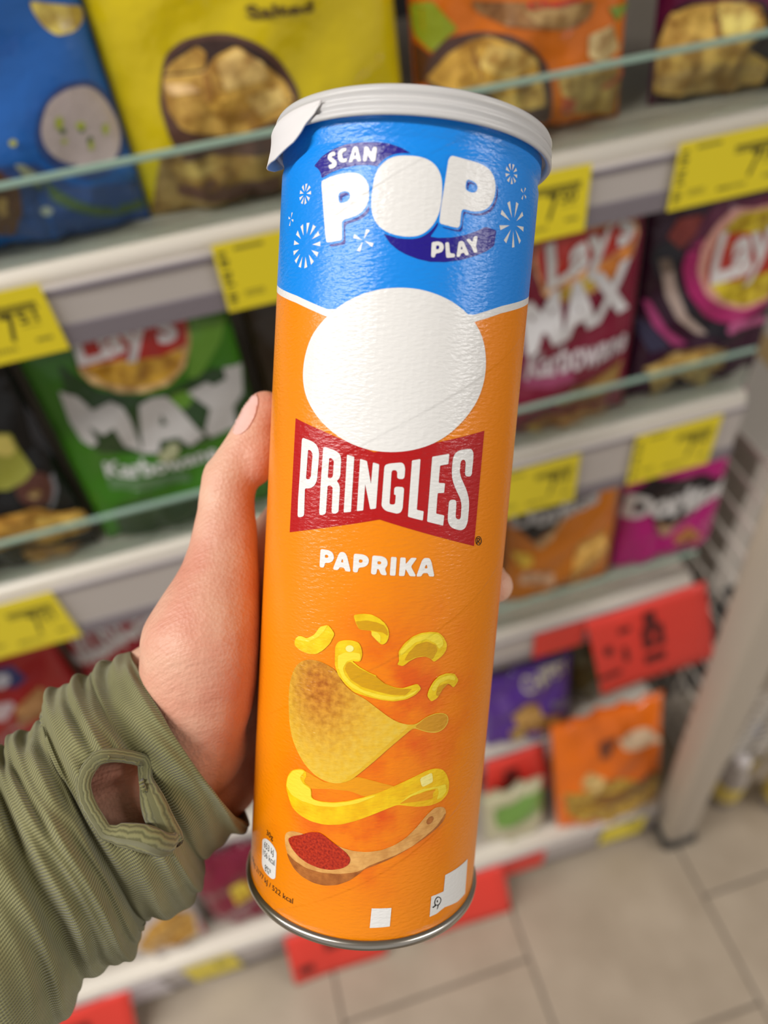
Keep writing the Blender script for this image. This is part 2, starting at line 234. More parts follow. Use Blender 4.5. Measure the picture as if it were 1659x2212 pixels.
('corn_curl',5,'corn_dark',0.5,[[(17.77,75.79),(18.28,78.03),(20.08,78.72),(22.04,78.56),(23.62,77.17),(21.64,78.63),(19.86,77.17),(18.74,75.17)]]),
('corn_curl',5,'corn_light',0.5,[[(16.17,77.61),(17.4,79.78),(19.12,80.89),(21.78,81.12),(23.88,80.52),(24.24,79.12),(21.51,79.9),(18.9,79.27),(17.31,76.83)]]),
('corn_curl',4,'corn',0.7,[[(-11.72,88.47),(-11.0,90.03),(-9.42,90.76),(-7.22,91.08),(-5.17,90.71),(-4.3,89.23),(-3.93,87.37),(-4.35,85.35),(-5.58,85.19),(-6.68,85.27),(-4.56,83.79),(-1.38,82.36),(0.44,81.71),(-0.04,80.71),(2.79,79.6),(5.64,78.56),(7.85,78.4),(9.71,79.01),(11.93,79.63),(13.16,78.03),(11.54,76.34),(9.05,75.14),(5.62,74.58),(1.89,74.88),(-1.85,75.57),(-5.64,76.42),(-8.3,78.44),(-10.39,80.67),(-11.49,83.37)]]),
('corn_curl',5,'corn_dark',0.5,[[(-8.57,82.59),(-8.2,84.25),(-7.14,85.05),(-4.85,83.59),(-1.68,82.18),(0.15,81.53),(2.8,79.54),(5.66,78.33),(8.18,78.24),(10.42,78.18),(8.63,76.45),(4.87,76.45),(0.81,77.24),(-3.26,78.16),(-6.81,79.96)]]),
('corn_curl',5,'corn_light',0.5,[[(-10.74,86.08),(-8.88,87.34),(-6.37,87.7),(-4.5,87.62),(-4.37,85.73),(-6.25,85.81),(-8.08,84.91),(-9.07,82.83),(-8.47,81.0),(-6.44,79.05),(-3.2,77.36),(1.17,76.45),(4.9,75.96),(8.65,76.12),(12.39,78.08),(11.19,76.68),(8.39,75.41),(4.97,74.99),(1.24,75.33),(-2.52,76.31),(-6.35,77.77),(-9.04,79.94),(-10.54,82.9)]]),
('corn_curl',6,'corn_pale',1,[[(-6.41,88.81),(-6.43,88.56),(-6.53,88.32),(-6.69,88.1),(-6.92,87.92),(-7.18,87.79),(-7.47,87.71),(-7.77,87.7),(-8.04,87.76),(-8.29,87.87),(-8.48,88.04),(-8.61,88.25),(-8.67,88.49),(-8.64,88.74),(-8.54,88.99),(-8.38,89.21),(-8.15,89.39),(-7.88,89.53),(-7.59,89.6),(-7.3,89.61),(-7.02,89.55),(-6.78,89.44),(-6.59,89.26),(-6.46,89.05)]]),
('printed_crisp',3,'crisp',2.5,[[(-26.6,69.81),(-26.46,74.25),(-24.95,79.06),(-22.54,81.89),(-19.42,83.28),(-16.09,83.47),(-13.6,82.86),(-11.18,81.88),(-8.66,78.28),(-5.66,76.15),(-2.47,74.91),(1.42,72.15),(4.67,69.84),(7.29,68.38),(10.23,67.63),(12.53,67.64),(15.42,69.68),(18.95,70.39),(21.72,69.61),(22.86,68.39),(23.02,66.84),(21.79,65.05),(19.54,64.28),(16.56,64.73),(14.04,65.69),(11.77,66.71),(8.87,64.22),(5.31,60.97),(1.82,57.23),(-1.69,53.63),(-4.65,50.59),(-7.77,48.99),(-11.41,48.61),(-14.97,49.38),(-18.86,51.61),(-21.91,54.71),(-24.35,58.31),(-25.85,62.92)]]),
('printed_crisp',4,'crisp_edge',1,[[(11.77,66.77),(8.87,64.29),(5.3,61.04),(1.81,57.29),(-1.69,53.69),(-4.65,50.65),(-7.77,49.05),(-5.34,51.49),(-2.36,54.22),(1.14,58.02),(4.62,61.79),(8.17,65.07),(10.57,67.44),(12.53,67.58)]]),
('printed_crisp',4,'crisp_flap',1,[[(11.99,66.86),(15.45,69.42),(18.98,70.12),(21.54,69.4),(22.57,68.34),(22.64,66.98),(21.56,65.37),(19.5,64.62),(16.54,65.0),(14.02,65.92)]]),
('pepper_ring',1,'ring_back',1,[[(-18.76,50.09),(-12.08,48.27),(-2.83,51.82),(1.3,51.01),(7.73,49.4),(3.12,47.4),(-0.56,46.0),(-4.75,47.19),(-10.28,46.83),(-16.43,45.28),(-18.8,44.59),(-20.61,47.76)]]),
('pepper_ring',2,'ring',1.2,[[(-25.79,42.66),(-25.32,46.0),(-23.66,48.56),(-20.76,50.05),(-18.76,50.09),(-18.2,48.57),(-19.32,46.48),(-16.45,45.52),(-16.24,42.32),(-13.45,42.28),(-9.37,42.95),(-4.89,44.3),(-0.56,46.0),(3.12,47.4),(7.72,49.57),(12.49,51.6),(16.87,53.22),(19.44,53.44),(22.26,52.67),(24.13,50.66),(25.58,47.48),(25.49,44.35),(23.31,42.52),(19.76,42.01),(14.96,42.41),(8.8,43.76),(5.36,42.35),(1.99,40.75),(-2.6,38.49),(-6.99,36.61),(-11.63,35.55),(-15.91,35.34),(-19.82,35.89),(-22.87,37.17),(-24.4,39.71)]]),
('pepper_ring',3,'ring_back',0.8,[[(9.27,43.9),(12.94,45.95),(17.44,46.8),(20.85,46.79),(19.58,45.86),(19.95,44.05),(16.6,44.03),(12.41,44.13)]]),
('pepper_ring',3,'corn_light',0.8,[[(-25.56,42.75),(-25.08,45.92),(-23.43,48.4),(-20.75,49.78),(-18.94,49.76),(-20.59,47.42),(-19.49,46.08),(-16.61,45.13),(-16.35,42.29),(-13.44,42.12),(-9.36,42.72),(-4.87,44.06),(-0.54,45.77),(2.53,46.77),(1.94,46.17),(-2.32,43.97),(-8.63,41.75),(-14.06,40.74),(-19.33,40.6),(-23.13,40.92)]]),
('pepper_ring',3,'corn_pale',0.8,[[(14.92,51.13),(18.78,52.37),(19.45,49.33),(15.87,48.27)]]),
('pepper_ring',3,'corn_light',0.5,[[(9.26,44.04),(12.93,46.12),(17.42,47.05),(21.22,47.05),(21.79,45.35),(21.18,43.42),(23.2,43.6),(24.72,45.28),(24.04,47.56),(21.17,47.58),(16.27,47.79),(12.23,46.44)]]),
('wooden_spoon',2,'wood',1,[[(-25.13,26.97),(-24.53,28.49),(-22.37,29.96),(-18.87,30.63),(-15.59,30.38),(-8.6,30.59),(-6.23,29.69),(-2.64,29.21),(1.18,29.22),(5.28,29.93),(9.06,31.39),(12.25,33.31),(15.15,35.99),(18.12,39.25),(20.63,40.94),(22.65,40.88),(24.42,40.1),(25.4,38.39),(24.86,36.08),(22.5,34.31),(18.74,32.47),(14.22,30.23),(9.31,28.07),(4.57,26.19),(1.48,24.73),(-0.9,22.11),(-3.34,19.89),(-6.81,17.88),(-10.46,16.82),(-14.0,16.63),(-17.81,17.21),(-20.74,18.51),(-23.34,21.32),(-24.7,24.29)]]),
('wooden_spoon',3,'wood_dark',1,[[(-24.1,22.41),(-20.92,21.13),(-16.47,20.39),(-11.39,20.62),(-6.05,21.54),(-1.59,22.74),(3.06,24.96),(7.75,27.03),(14.22,30.23),(18.71,32.83),(22.42,35.04),(25.31,38.42),(24.86,36.08),(22.5,34.31),(18.74,32.47),(14.22,30.23),(9.31,28.07),(4.57,26.19),(1.48,24.73),(-0.9,22.11),(-3.34,19.89),(-6.81,17.88),(-10.46,16.82),(-14.0,16.63),(-17.81,17.21),(-20.74,18.51),(-22.59,20.22)]]),
('wooden_spoon',3,'wood_dark',0.5,[[(20.31,36.67),(19.99,36.41),(19.63,36.24),(19.26,36.19),(18.91,36.24),(18.63,36.4),(18.43,36.66),(18.33,36.99),(18.35,37.36),(18.48,37.72),(18.71,38.06),(19.02,38.32),(19.38,38.5),(19.75,38.56),(20.1,38.5),(20.39,38.33),(20.6,38.06),(20.7,37.73),(20.68,37.36),(20.55,37.0)]]),
('wooden_spoon',4,'paprika',1,[[(-23.86,26.83),(-21.84,28.58),(-19.04,30.05),(-16.07,31.97),(-13.21,32.87),(-11.06,32.07),(-8.95,30.86),(-6.55,29.63),(-4.51,28.25),(-3.28,26.7),(-3.65,24.91),(-5.51,23.39),(-8.75,22.19),(-12.17,21.81),(-16.19,22.09),(-19.38,23.01),(-22.23,24.68)]]),
('nutrition_badge',2,'white',1,[[(-36.66,19.78),(-35.83,20.67),(-34.23,21.65),(-31.83,21.96),(-29.88,21.5),(-28.27,20.28),(-28.24,11.95),(-28.81,11.23),(-30.04,10.55),(-32.57,10.53),(-34.83,10.88),(-36.18,11.93)]]),
('white_patch',2,'white',0.2,[[(22.39,5.5),(22.41,12.2),(27.28,11.99),(27.34,17.34),(32.68,17.12),(39.61,16.83),(40.27,4.59),(35.09,4.72),(28.36,6.25),(24.96,5.49)]]),
('pictogram',3,'ink',0.5,[[(24.99,11.25),(25.88,10.75),(26.54,9.95),(26.56,8.87),(25.97,8.2),(25.52,8.01),(25.57,7.61),(25.17,6.93),(25.01,7.07),(25.19,7.69),(25.13,8.24),(24.74,8.39),(23.36,7.94),(23.12,8.56),(23.39,8.46),(24.08,8.73),(23.74,9.39),(23.68,10.01),(23.95,10.82),(24.44,11.24)],[(25.02,10.94),(25.71,10.56),(26.19,9.94),(26.21,9.09),(25.66,8.48),(25.1,8.48),(24.42,8.82),(24.09,9.4),(24.11,10.08),(24.41,10.72)]]),
('pictogram',3,'ink',0.1,[[(25.2,9.58),(25.21,9.47),(25.19,9.39),(25.16,9.32),(25.11,9.27),(25.05,9.26),(24.98,9.27),(24.91,9.31),(24.84,9.38),(24.78,9.47),(24.72,9.57),(24.69,9.68),(24.67,9.79),(24.66,9.89),(24.68,9.98),(24.71,10.05),(24.76,10.09),(24.82,10.11),(24.89,10.09),(24.96,10.05),(25.03,9.99),(25.09,9.9),(25.14,9.8),(25.18,9.69)]]),
('white_patch',2,'white',0.1,[[(3.67,11.65),(9.48,11.51),(9.41,5.56),(3.51,5.39)]])]
BAND=[[-50.12, 186.03], [-32.13, 181.44], [-20.27, 177.62], [19.86, 178.79], [29.72, 182.32], [52.71, 188.52]]
STARS=[([-30.9, 208.37], 0.7, 2.6, 9), ([-37.9, 203.04], 0.3, 1.8, 4), ([-29.59, 195.16], 2.9, 5.8, 13), ([-11.02, 195.55], 0.4, 2.9, 4), ([28.74, 216.5], 0.8, 2.5, 9), ([35.32, 213.21], 0.3, 1.8, 4), ([31.43, 204.49], 1.7, 5.8, 9)]
BAGS={'blue':(-0.232,-0.042,0.042,1.245,0.3,0.12,0.028),'yellow':(-0.042,0.152,0.045,1.245,0.3,0.12,0.03),'orange':(0.163,0.325,0.05,1.245,0.3,0.12,0.03),'magenta':(0.353,0.54,0.055,1.245,0.3,0.12,0.035),'black':(-0.372,-0.186,0.032,0.953,0.27,0.1,0.02),'green':(-0.178,-0.008,0.032,0.953,0.27,0.1,0.02),'maxx':(0.207,0.368,0.032,0.953,0.27,0.1,0.02),'oven':(0.374,0.53,0.04,0.953,0.27,0.1,0.025),'dorange':(0.252,0.41,0.05,0.62,0.25,0.1,0.025),'dpink':(0.418,0.57,0.055,0.62,0.25,0.1,0.025),'crunch':(-0.29,-0.1,0.04,0.62,0.26,0.1,0.03),'redleft':(-0.49,-0.3,0.04,0.62,0.24,0.1,0.03),'chipsy':(0.205,0.352,-0.012,0.315,0.17,0.15,0.022),'cream':(0.178,0.285,-0.095,0.125,0.13,0.2,0.022),'curls':(0.305,0.5,-0.112,0.125,0.25,0.3,0.035),'maroon':(-0.3,-0.185,-0.085,0.125,0.19,0.2,0.022),'gold':(-0.45,-0.315,-0.095,0.125,0.15,0.25,0.02)}
PRINTS=[
('blue',(0.62,0.5,0.1),3,1,[[[68.2,137.0],[94.8,127.6],[93.7,120.9],[87.4,117.3],[76.4,117.8],[70.7,123.9],[68.4,131.4]]]),
('blue',(0.035,0.075,0.23),3,1,[[[-0.8,63.0],[38.0,55.7],[53.5,38.2],[94.8,27.3],[94.8,2.0],[54.7,2.0],[-23.0,17.6]]]),
('blue',(0.03,0.06,0.2),6,2,[[[45.7,73.6],[55.6,87.2],[70.2,95.1],[86.5,92.4],[94.8,78.6],[94.8,60.0],[92.5,46.3],[80.3,38.5],[61.9,39.9],[48.2,51.4],[43.2,62.5]]]),
('blue',(0.5,0.42,0.4),6,3,[[[49.1,75.5],[58.6,87.6],[73.4,92.3],[85.4,89.5],[91.7,78.1],[94.6,62.3],[90.9,50.2],[80.2,42.6],[65.3,44.7],[52.5,54.7],[47.4,64.5]]]),
('blue',(0.4,0.45,0.05),1,5,[[[63.1,74.4],[61.3,72.0],[59.3,71.5],[58.1,73.2],[58.5,76.1],[60.3,78.5],[62.3,79.0],[63.5,77.4]]]),
('blue',(0.4,0.45,0.05),1,5,[[[75.1,69.5],[73.6,68.1],[71.2,68.0],[69.4,69.2],[69.1,71.1],[70.7,72.6],[73.0,72.7],[74.9,71.5]]]),
('blue',(0.4,0.45,0.05),1,5,[[[75.7,57.0],[74.4,55.1],[72.9,54.6],[72.1,55.8],[72.4,58.0],[73.6,59.9],[75.1,60.4],[76.0,59.2]]]),
('blue',(0.4,0.45,0.05),1,5,[[[87.5,63.2],[86.1,61.1],[84.4,60.6],[83.4,62.0],[83.7,64.5],[85.1,66.6],[86.8,67.1],[87.8,65.6]]]),
('blue',(0.4,0.45,0.05),1,5,[[[61.4,63.6],[60.4,62.7],[59.0,62.8],[57.9,63.7],[57.9,65.1],[58.8,65.9],[60.2,65.9],[61.3,64.9]]]),
('blue',(0.08,0.13,0.03),1,4,[[[62.9,69.3],[61.8,68.2],[60.2,68.3],[59.0,69.4],[58.9,70.9],[60.0,71.9],[61.6,71.9],[62.8,70.8]]]),
('blue',(0.08,0.13,0.03),1,4,[[[73.7,67.1],[72.7,66.1],[71.2,66.0],[70.0,66.8],[69.9,68.0],[70.9,69.0],[72.4,69.2],[73.6,68.3]]]),
('blue',(0.08,0.13,0.03),1,4,[[[76.0,59.8],[74.8,58.1],[73.3,57.7],[72.5,58.8],[72.7,60.8],[73.9,62.5],[75.3,63.0],[76.2,61.8]]]),
('blue',(0.08,0.13,0.05),2,2,[[[26.4,59.1],[31.7,57.9],[42.2,40.5],[53.1,29.1],[74.0,16.6],[93.8,15.5],[94.8,9.3],[74.9,9.6],[51.6,21.2],[35.8,32.8],[28.5,47.3]]]),
('blue',(0.35,0.38,0.25),1,3,[[[26.4,59.1],[31.7,57.9],[40.1,42.9],[36.3,37.6],[29.1,48.8]]]),
('blue',(0.4,0.42,0.35),1,3,[[[36.9,24.0],[34.6,21.8],[31.2,21.8],[28.8,23.8],[28.5,26.4],[30.5,27.9],[33.8,27.9],[36.5,26.5]]]),
('blue',(0.4,0.4,0.05),1,3,[[[33.6,71.1],[32.3,69.7],[30.2,69.3],[28.7,70.0],[28.6,71.6],[30.0,73.0],[32.1,73.4],[33.6,72.6]]]),
('blue',(0.14,0.06,0.03),2,2,[[[-0.2,64.3],[21.8,55.5],[22.8,42.8],[17.6,27.7],[5.4,13.1],[-21.9,19.6]]]),
('blue',(0.55,0.35,0.1),1,3,[[[-6.7,50.9],[13.7,40.7],[9.8,29.1],[-17.9,27.5]]]),
('yellow',(0.3,0.18,0.05),3,1,[[[-76.3,45.1],[-41.2,45.6],[3.2,45.5],[40.1,43.3],[73.8,29.2],[84.9,2.0],[1.7,2.0],[-96.8,2.0]]]),
('yellow',(0.11,0.05,0.035),6,2,[[[-61.9,91.1],[-56.0,100.8],[-44.2,106.4],[-29.4,107.7],[-14.1,106.1],[0.3,99.4],[11.8,88.0],[20.6,68.5],[17.2,43.6],[0.8,33.7],[-29.5,28.6],[-60.6,34.1],[-68.4,50.9],[-69.0,73.7]]]),
('yellow',(0.045,0.022,0.018),4,3,[[[-59.1,90.7],[-53.9,98.1],[-43.7,103.2],[-30.3,104.9],[-14.9,103.1],[-1.7,97.1],[8.3,85.8],[15.1,69.6],[13.2,53.5],[-4.1,69.4],[-32.4,82.4]]]),
('yellow',(0.55,0.33,0.06),3,4,[[[-62.0,88.5],[-36.4,89.1],[-28.7,95.9],[-12.9,99.9],[-0.4,88.8],[12.5,75.4],[16.3,64.1],[5.0,53.9],[-21.5,49.4],[-43.1,50.7],[-59.9,59.0],[-65.0,72.1]]]),
('yellow',(0.5,0.3,0.05),2,5,[[[-36.7,102.6],[-32.2,98.6],[-36.0,90.3],[-60.9,89.7],[-54.7,95.5]]]),
('yellow',(0.72,0.5,0.16),2,5,[[[-27.9,93.4],[-13.2,98.7],[1.1,88.5],[2.4,78.2],[-26.3,77.6]]]),
('yellow',(0.75,0.5,0.22),2,6,[[[-62.5,84.7],[-46.7,83.6],[-40.7,79.1],[-60.1,78.0]]]),
('yellow',(0.62,0.36,0.05),2,5,[[[-39.9,76.3],[-20.3,76.0],[-4.7,66.5],[-20.4,61.0],[-39.5,66.0]]]),
('yellow',(0.4,0.2,0.03),1,6,[[[-37.8,89.1],[-33.9,87.7],[-34.8,73.0],[-39.9,70.6]]]),
('yellow',(0.7,0.5,0.15),2,6,[[[-15.1,70.1],[9.0,73.0],[10.0,63.4],[-6.9,56.9]]]),
('yellow',(0.35,0.2,0.04),3,3,[[[-76.0,35.1],[-43.1,38.1],[0.8,33.7],[-1.4,20.3],[-49.2,15.8],[-69.5,23.8]]]),
('yellow',(0.5,0.33,0.08),2,4,[[[-72.5,36.4],[-42.9,38.8],[-31.5,33.6],[-53.0,26.3],[-68.6,27.3]]]),
('yellow',(0.14,0.06,0.04),2,3,[[[-73.6,20.9],[-30.6,23.8],[-1.8,16.4],[-3.9,2.0],[-51.3,7.6],[-72.4,13.7]]]),
('orange',(0.3,0.36,0.015),2,1,[[[-80.8,97.1],[-69.3,99.4],[-61.1,90.0],[-53.7,82.4],[-63.2,76.4],[-70.8,69.6],[-79.3,78.8],[-80.8,86.7]]]),
('orange',(0.1,0.03,0.012),2,1,[[[-80.8,75.6],[-70.9,68.2],[-74.6,52.0],[-80.8,48.6]]]),
('orange',(0.33,0.16,0.05),3,2,[[[-46.1,97.7],[44.3,84.4],[41.8,75.4],[28.8,70.8],[1.5,76.3],[-22.1,81.1],[-41.2,90.6]]]),
('orange',(0.45,0.28,0.1),3,3,[[[-11.6,88.6],[37.8,84.8],[37.5,76.3],[24.1,74.1],[-2.4,79.8]]]),
('orange',(0.09,0.045,0.035),6,2,[[[-76.5,53.3],[-72.2,68.1],[-61.6,77.6],[-43.1,80.1],[-22.5,77.3],[-4.9,67.4],[9.8,52.5],[14.1,31.8],[17.1,8.8],[-13.0,21.4],[-47.3,33.8],[-72.3,43.2]]]),
('orange',(0.62,0.36,0.05),3,3,[[[-75.8,53.4],[-62.1,67.9],[-46.5,75.1],[-34.3,76.8],[-15.6,69.3],[5.1,54.4],[2.3,44.1],[-20.0,37.9],[-44.1,42.9],[-66.3,47.9]]]),
('orange',(0.8,0.55,0.15),2,4,[[[-36.0,72.8],[-15.5,67.9],[3.5,54.5],[-21.0,49.2],[-41.0,59.2]]]),
('orange',(0.35,0.16,0.02),1,4,[[[-45.1,73.6],[-40.9,62.0],[-37.9,51.6],[-41.8,50.4],[-45.8,62.7]]]),
('orange',(0.6,0.38,0.08),2,4,[[[-40.9,47.2],[-20.0,37.9],[5.5,42.4],[10.0,26.1],[-19.5,26.6]]]),
('orange',(0.5,0.32,0.08),3,2,[[[15.6,47.1],[62.9,46.6],[76.9,30.3],[73.0,3.7],[25.3,17.2]]]),
('orange',(0.6,0.45,0.2),2,3,[[[41.1,64.2],[59.7,68.0],[70.0,50.5],[53.7,46.0],[41.7,51.2]]]),
('orange',(0.5,0.08,0.03),2,3,[[[77.8,35.5],[80.8,27.9],[60.5,30.7],[56.1,25.0]]]),
('orange',(0.2,0.3,0.03),1,3,[[[55.7,78.4],[80.3,75.3],[64.9,68.0]]]),
('orange',(0.5,0.1,0.04),1,3,[[[20.7,31.8],[34.0,25.3],[32.6,14.9],[21.5,19.4]]]),
('magenta',(0.03,0.014,0.014),4,1,[[[-93.3,18.8],[-93.3,47.6],[-89.0,63.6],[-78.2,70.6],[-27.9,66.1],[22.4,2.0],[6.1,2.0],[-61.4,2.0],[-93.3,5.6]]]),
('magenta',(0.6,0.36,0.07),3,2,[[[-92.7,40.3],[-88.9,62.2],[-76.2,67.9],[-55.1,69.0],[-30.5,63.7],[-20.1,46.1],[-36.2,38.2],[-7.3,22.3],[-4.6,7.8],[-10.9,2.0],[-70.6,7.4],[-91.8,9.9]]]),
('magenta',(0.85,0.62,0.16),2,3,[[[-61.0,66.9],[-41.0,67.3],[-29.1,53.8],[-39.6,46.1],[-56.3,47.7]]]),
('magenta',(0.7,0.45,0.09),2,3,[[[-89.0,63.6],[-63.5,64.2],[-58.5,44.6],[-79.2,51.7]]]),
('magenta',(0.3,0.14,0.03),1,4,[[[-61.8,64.0],[-58.5,63.7],[-55.0,47.7],[-57.3,44.7]]]),
('magenta',(0.45,0.28,0.08),2,3,[[[-91.8,21.5],[-60.4,30.7],[-10.5,21.1],[-5.7,9.8],[-48.1,4.5],[-89.4,11.8]]]),
('black',(0.5,0.26,0.03),2,2,[[[9.1,71.9],[46.8,73.3],[60.6,69.9],[73.9,52.7],[87.2,49.5],[92.8,41.4],[92.8,24.9],[90.2,22.9],[71.9,27.1],[43.3,29.6],[-2.6,46.9]]]),
('black',(0.4,0.2,0.04),2,2,[[[27.5,23.3],[57.3,23.6],[78.9,10.9],[67.4,2.0],[35.1,2.0],[28.1,13.3]]]),
('black',(0.65,0.42,0.08),2,3,[[[57.3,62.2],[72.4,48.9],[87.1,45.1],[92.8,35.9],[90.5,32.4],[68.7,39.8],[52.2,50.3]]]),
('black',(0.3,0.3,0.04),2,2,[[[50.1,159.3],[72.8,147.0],[71.9,131.8],[74.1,105.8],[63.9,99.5],[48.8,95.8],[24.7,104.9]]]),
('black',(0.6,0.5,0.12),2,3,[[[48.9,156.6],[71.1,146.2],[70.1,130.9],[63.8,126.5],[43.3,144.3]]]),
('black',(0.09,0.03,0.02),4,1,[[[82.3,79.1],[78.5,73.2],[73.1,69.5],[67.0,68.9],[61.0,70.8],[56.3,75.8],[53.3,82.1],[52.3,88.5],[53.5,94.6],[57.3,100.3],[62.9,104.5],[69.0,105.9],[75.1,104.4],[80.0,100.2],[83.0,93.8],[83.8,86.3]]]),
('black',(0.2,0.2,0.22),1,2,[[[86.6,95.7],[83.8,79.0],[76.1,66.0],[69.4,61.1],[70.4,65.5],[75.9,71.2],[81.5,83.1],[83.1,94.6]]]),
('black',(0.35,0.25,0.1),2,3,[[[59.6,85.8],[69.0,89.8],[72.4,83.4],[64.6,79.3]]]),
('black',(0.03,0.03,0.035),2,1,[[[90.5,165.5],[92.8,149.1],[92.8,108.7],[92.8,103.1],[84.3,133.7]]]),
('green',(0.13,0.3,0.03),2,1,[[[55.3,208.2],[83.1,199.4],[73.4,182.1],[47.6,156.8],[38.0,160.8],[46.8,185.7]]]),
('green',(0.02,0.055,0.012),2,1,[[[-53.3,197.6],[-32.8,165.9],[12.7,152.7],[61.5,161.9],[84.8,142.7],[84.8,103.4],[43.1,97.1],[-5.6,95.8],[-53.4,110.4],[-63.0,140.7]]]),
('green',(0.12,0.28,0.02),2,2,[[[10.5,145.5],[27.2,150.2],[44.9,147.6],[31.7,134.8],[15.5,132.1]]]),
('green',(0.75,0.5,0.22),5,2,[[[-34.5,210.1],[-41.3,188.9],[-35.8,173.4],[-20.3,164.3],[0.1,160.1],[22.6,160.7],[39.5,171.2],[50.2,191.1],[53.1,206.0],[48.0,217.0],[8.8,226.6],[-19.7,223.4]]]),
('green',(0.68,0.38,0.02),4,3,[[[-36.0,191.8],[-26.1,172.4],[-4.0,165.3],[16.6,165.3],[33.7,172.2],[44.1,186.4],[23.9,187.5],[-4.8,187.4]]]),
('green',(0.5,0.025,0.015),1,4,[[[-40.0,192.3],[-17.8,191.1],[3.6,186.8],[23.5,186.2],[46.1,190.6],[51.9,209.1],[34.2,218.1],[-19.7,223.4],[-31.9,214.9]]]),
('green',(0.5,0.48,0.46),1,4,[[[-62.6,174.8],[-51.4,166.8],[-43.9,152.1],[-27.2,157.5],[-18.8,152.2],[-17.4,139.3],[-19.3,101.6],[-31.3,111.9],[-32.6,134.3],[-43.5,129.2],[-52.0,138.5],[-50.4,122.7],[-56.5,118.5],[-62.9,125.5],[-66.1,144.3]]]),
('green',(0.5,0.48,0.46),1,4,[[[-6.0,150.7],[5.5,154.0],[16.7,151.0],[23.2,136.9],[37.0,104.9],[22.3,99.0],[14.8,110.8],[7.0,110.7],[-0.8,110.7],[-6.0,99.4],[-19.3,101.6],[-13.2,124.4]],[[7.8,134.5],[9.6,123.1],[3.6,123.7]]]),
('green',(0.5,0.48,0.46),1,4,[[[34.1,147.5],[52.3,151.7],[57.2,147.1],[68.9,149.2],[68.6,159.2],[84.8,154.3],[79.2,128.6],[67.7,120.8],[65.7,99.7],[40.8,100.7],[38.6,110.8],[48.5,128.7]]]),
('green',(0.35,0.36,0.2),2,3,[[[-8.6,96.3],[7.5,107.4],[14.2,103.8],[9.1,92.5],[-3.5,87.4]]]),
('green',(0.03,0.06,0.02),2,2,[[[-63.5,47.7],[62.8,40.7],[48.3,2.0],[-72.0,2.0]]]),
('green',(0.1,0.2,0.08),2,3,[[[-57.8,81.2],[-33.7,78.3],[12.1,68.5],[10.7,57.9],[-37.7,66.2],[-58.8,69.9]]]),
('maxx',(0.78,0.42,0.2),5,1,[[[-33.4,189.6],[-26.7,207.9],[12.9,221.4],[66.5,204.7],[71.5,192.9],[65.6,171.2],[36.5,156.1],[13.4,149.0],[-8.4,147.8],[-23.6,159.7]]]),
('maxx',(0.5,0.03,0.02),2,2,[[[-29.9,194.3],[-22.5,210.3],[61.3,206.0],[68.2,188.2],[27.2,175.2],[-15.8,164.4],[-26.6,174.3]]]),
('maxx',(0.8,0.25,0.015),2,3,[[[27.2,172.3],[66.4,187.2],[61.7,169.6],[39.9,159.8],[26.4,155.5]]]),
('maxx',(0.55,0.38,0.02),2,3,[[[-6.7,158.2],[14.2,166.1],[28.6,169.2],[26.4,155.5],[10.2,149.5],[-5.2,150.2]]]),
('maxx',(0.3,0.05,0.12),2,1,[[[-41.6,102.0],[7.3,75.0],[11.5,64.2],[-21.0,61.5],[-40.9,66.7]]]),
('maxx',(0.3,0.17,0.04),2,2,[[[62.5,62.7],[68.0,66.6],[62.4,39.7],[32.1,29.3],[-1.4,33.2],[-8.1,44.4]]]),
('maxx',(0.4,0.16,0.03),2,2,[[[-43.5,17.4],[-1.7,23.4],[51.6,23.6],[60.4,2.0],[14.1,2.0],[-16.5,2.0]]]),
('maxx',(0.7,0.45,0.05),1,3,[[[-35.8,14.7],[-23.5,13.5],[-14.6,2.0],[-21.7,2.0]]]),
('oven',(0.13,0.012,0.05),3,1,[[[-45.2,166.3],[-31.4,191.7],[-21.4,205.4],[58.2,201.2],[69.9,157.5],[-7.2,161.8]]]),
('oven',(0.42,0.02,0.14),5,1,[[[-47.4,150.5],[-45.2,166.3],[-30.9,175.1],[3.6,190.5],[67.0,173.0],[67.3,89.2],[27.1,80.9],[5.2,81.9],[-16.8,97.0],[-36.2,121.7]]]),
('oven',(0.72,0.35,0.28),5,2,[[[-30.6,143.5],[-33.2,167.9],[-22.9,184.4],[-5.9,196.8],[63.0,186.4],[68.4,95.6],[25.9,91.3],[0.2,103.6],[-20.5,120.1]]]),
('oven',(0.62,0.48,0.01),4,3,[[[-19.3,154.6],[-13.0,182.8],[3.3,192.0],[63.9,183.2],[68.9,98.2],[25.4,95.5],[-0.5,110.0],[-17.8,129.0]]]),
('oven',(0.5,0.03,0.015),1,4,[[[-20.9,130.8],[-21.2,155.0],[-15.4,177.2],[72.3,157.1],[72.4,119.9],[-3.3,130.1]]]),
('oven',(0.45,0.05,0.2),2,2,[[[-75.9,118.5],[-69.8,118.1],[-53.0,88.8],[-28.7,67.2],[-40.7,65.5],[-64.9,92.2]]]),
('oven',(0.045,0.04,0.09),2,2,[[[-77.5,99.4],[-67.8,93.7],[-44.7,66.6],[-63.7,61.0],[-75.4,82.4]]]),
('oven',(0.5,0.38,0.33),3,3,[[[-67.7,158.9],[-58.7,160.8],[-50.8,136.9],[-36.6,102.4],[-7.9,73.7],[-18.5,75.5],[-45.4,99.4],[-57.7,123.4]]]),
('oven',(0.2,0.14,0.1),2,4,[[[-67.7,158.9],[-58.7,160.8],[-55.3,148.0],[-62.5,144.8]]]),
('oven',(0.015,0.012,0.02),3,2,[[[-73.8,159.7],[-68.7,172.7],[-50.1,179.6],[-49.0,150.8],[-37.6,118.7],[-12.2,89.2],[27.9,77.0],[66.4,84.0],[44.9,71.1],[10.2,64.1],[-18.5,75.5],[-55.8,119.8]]]),
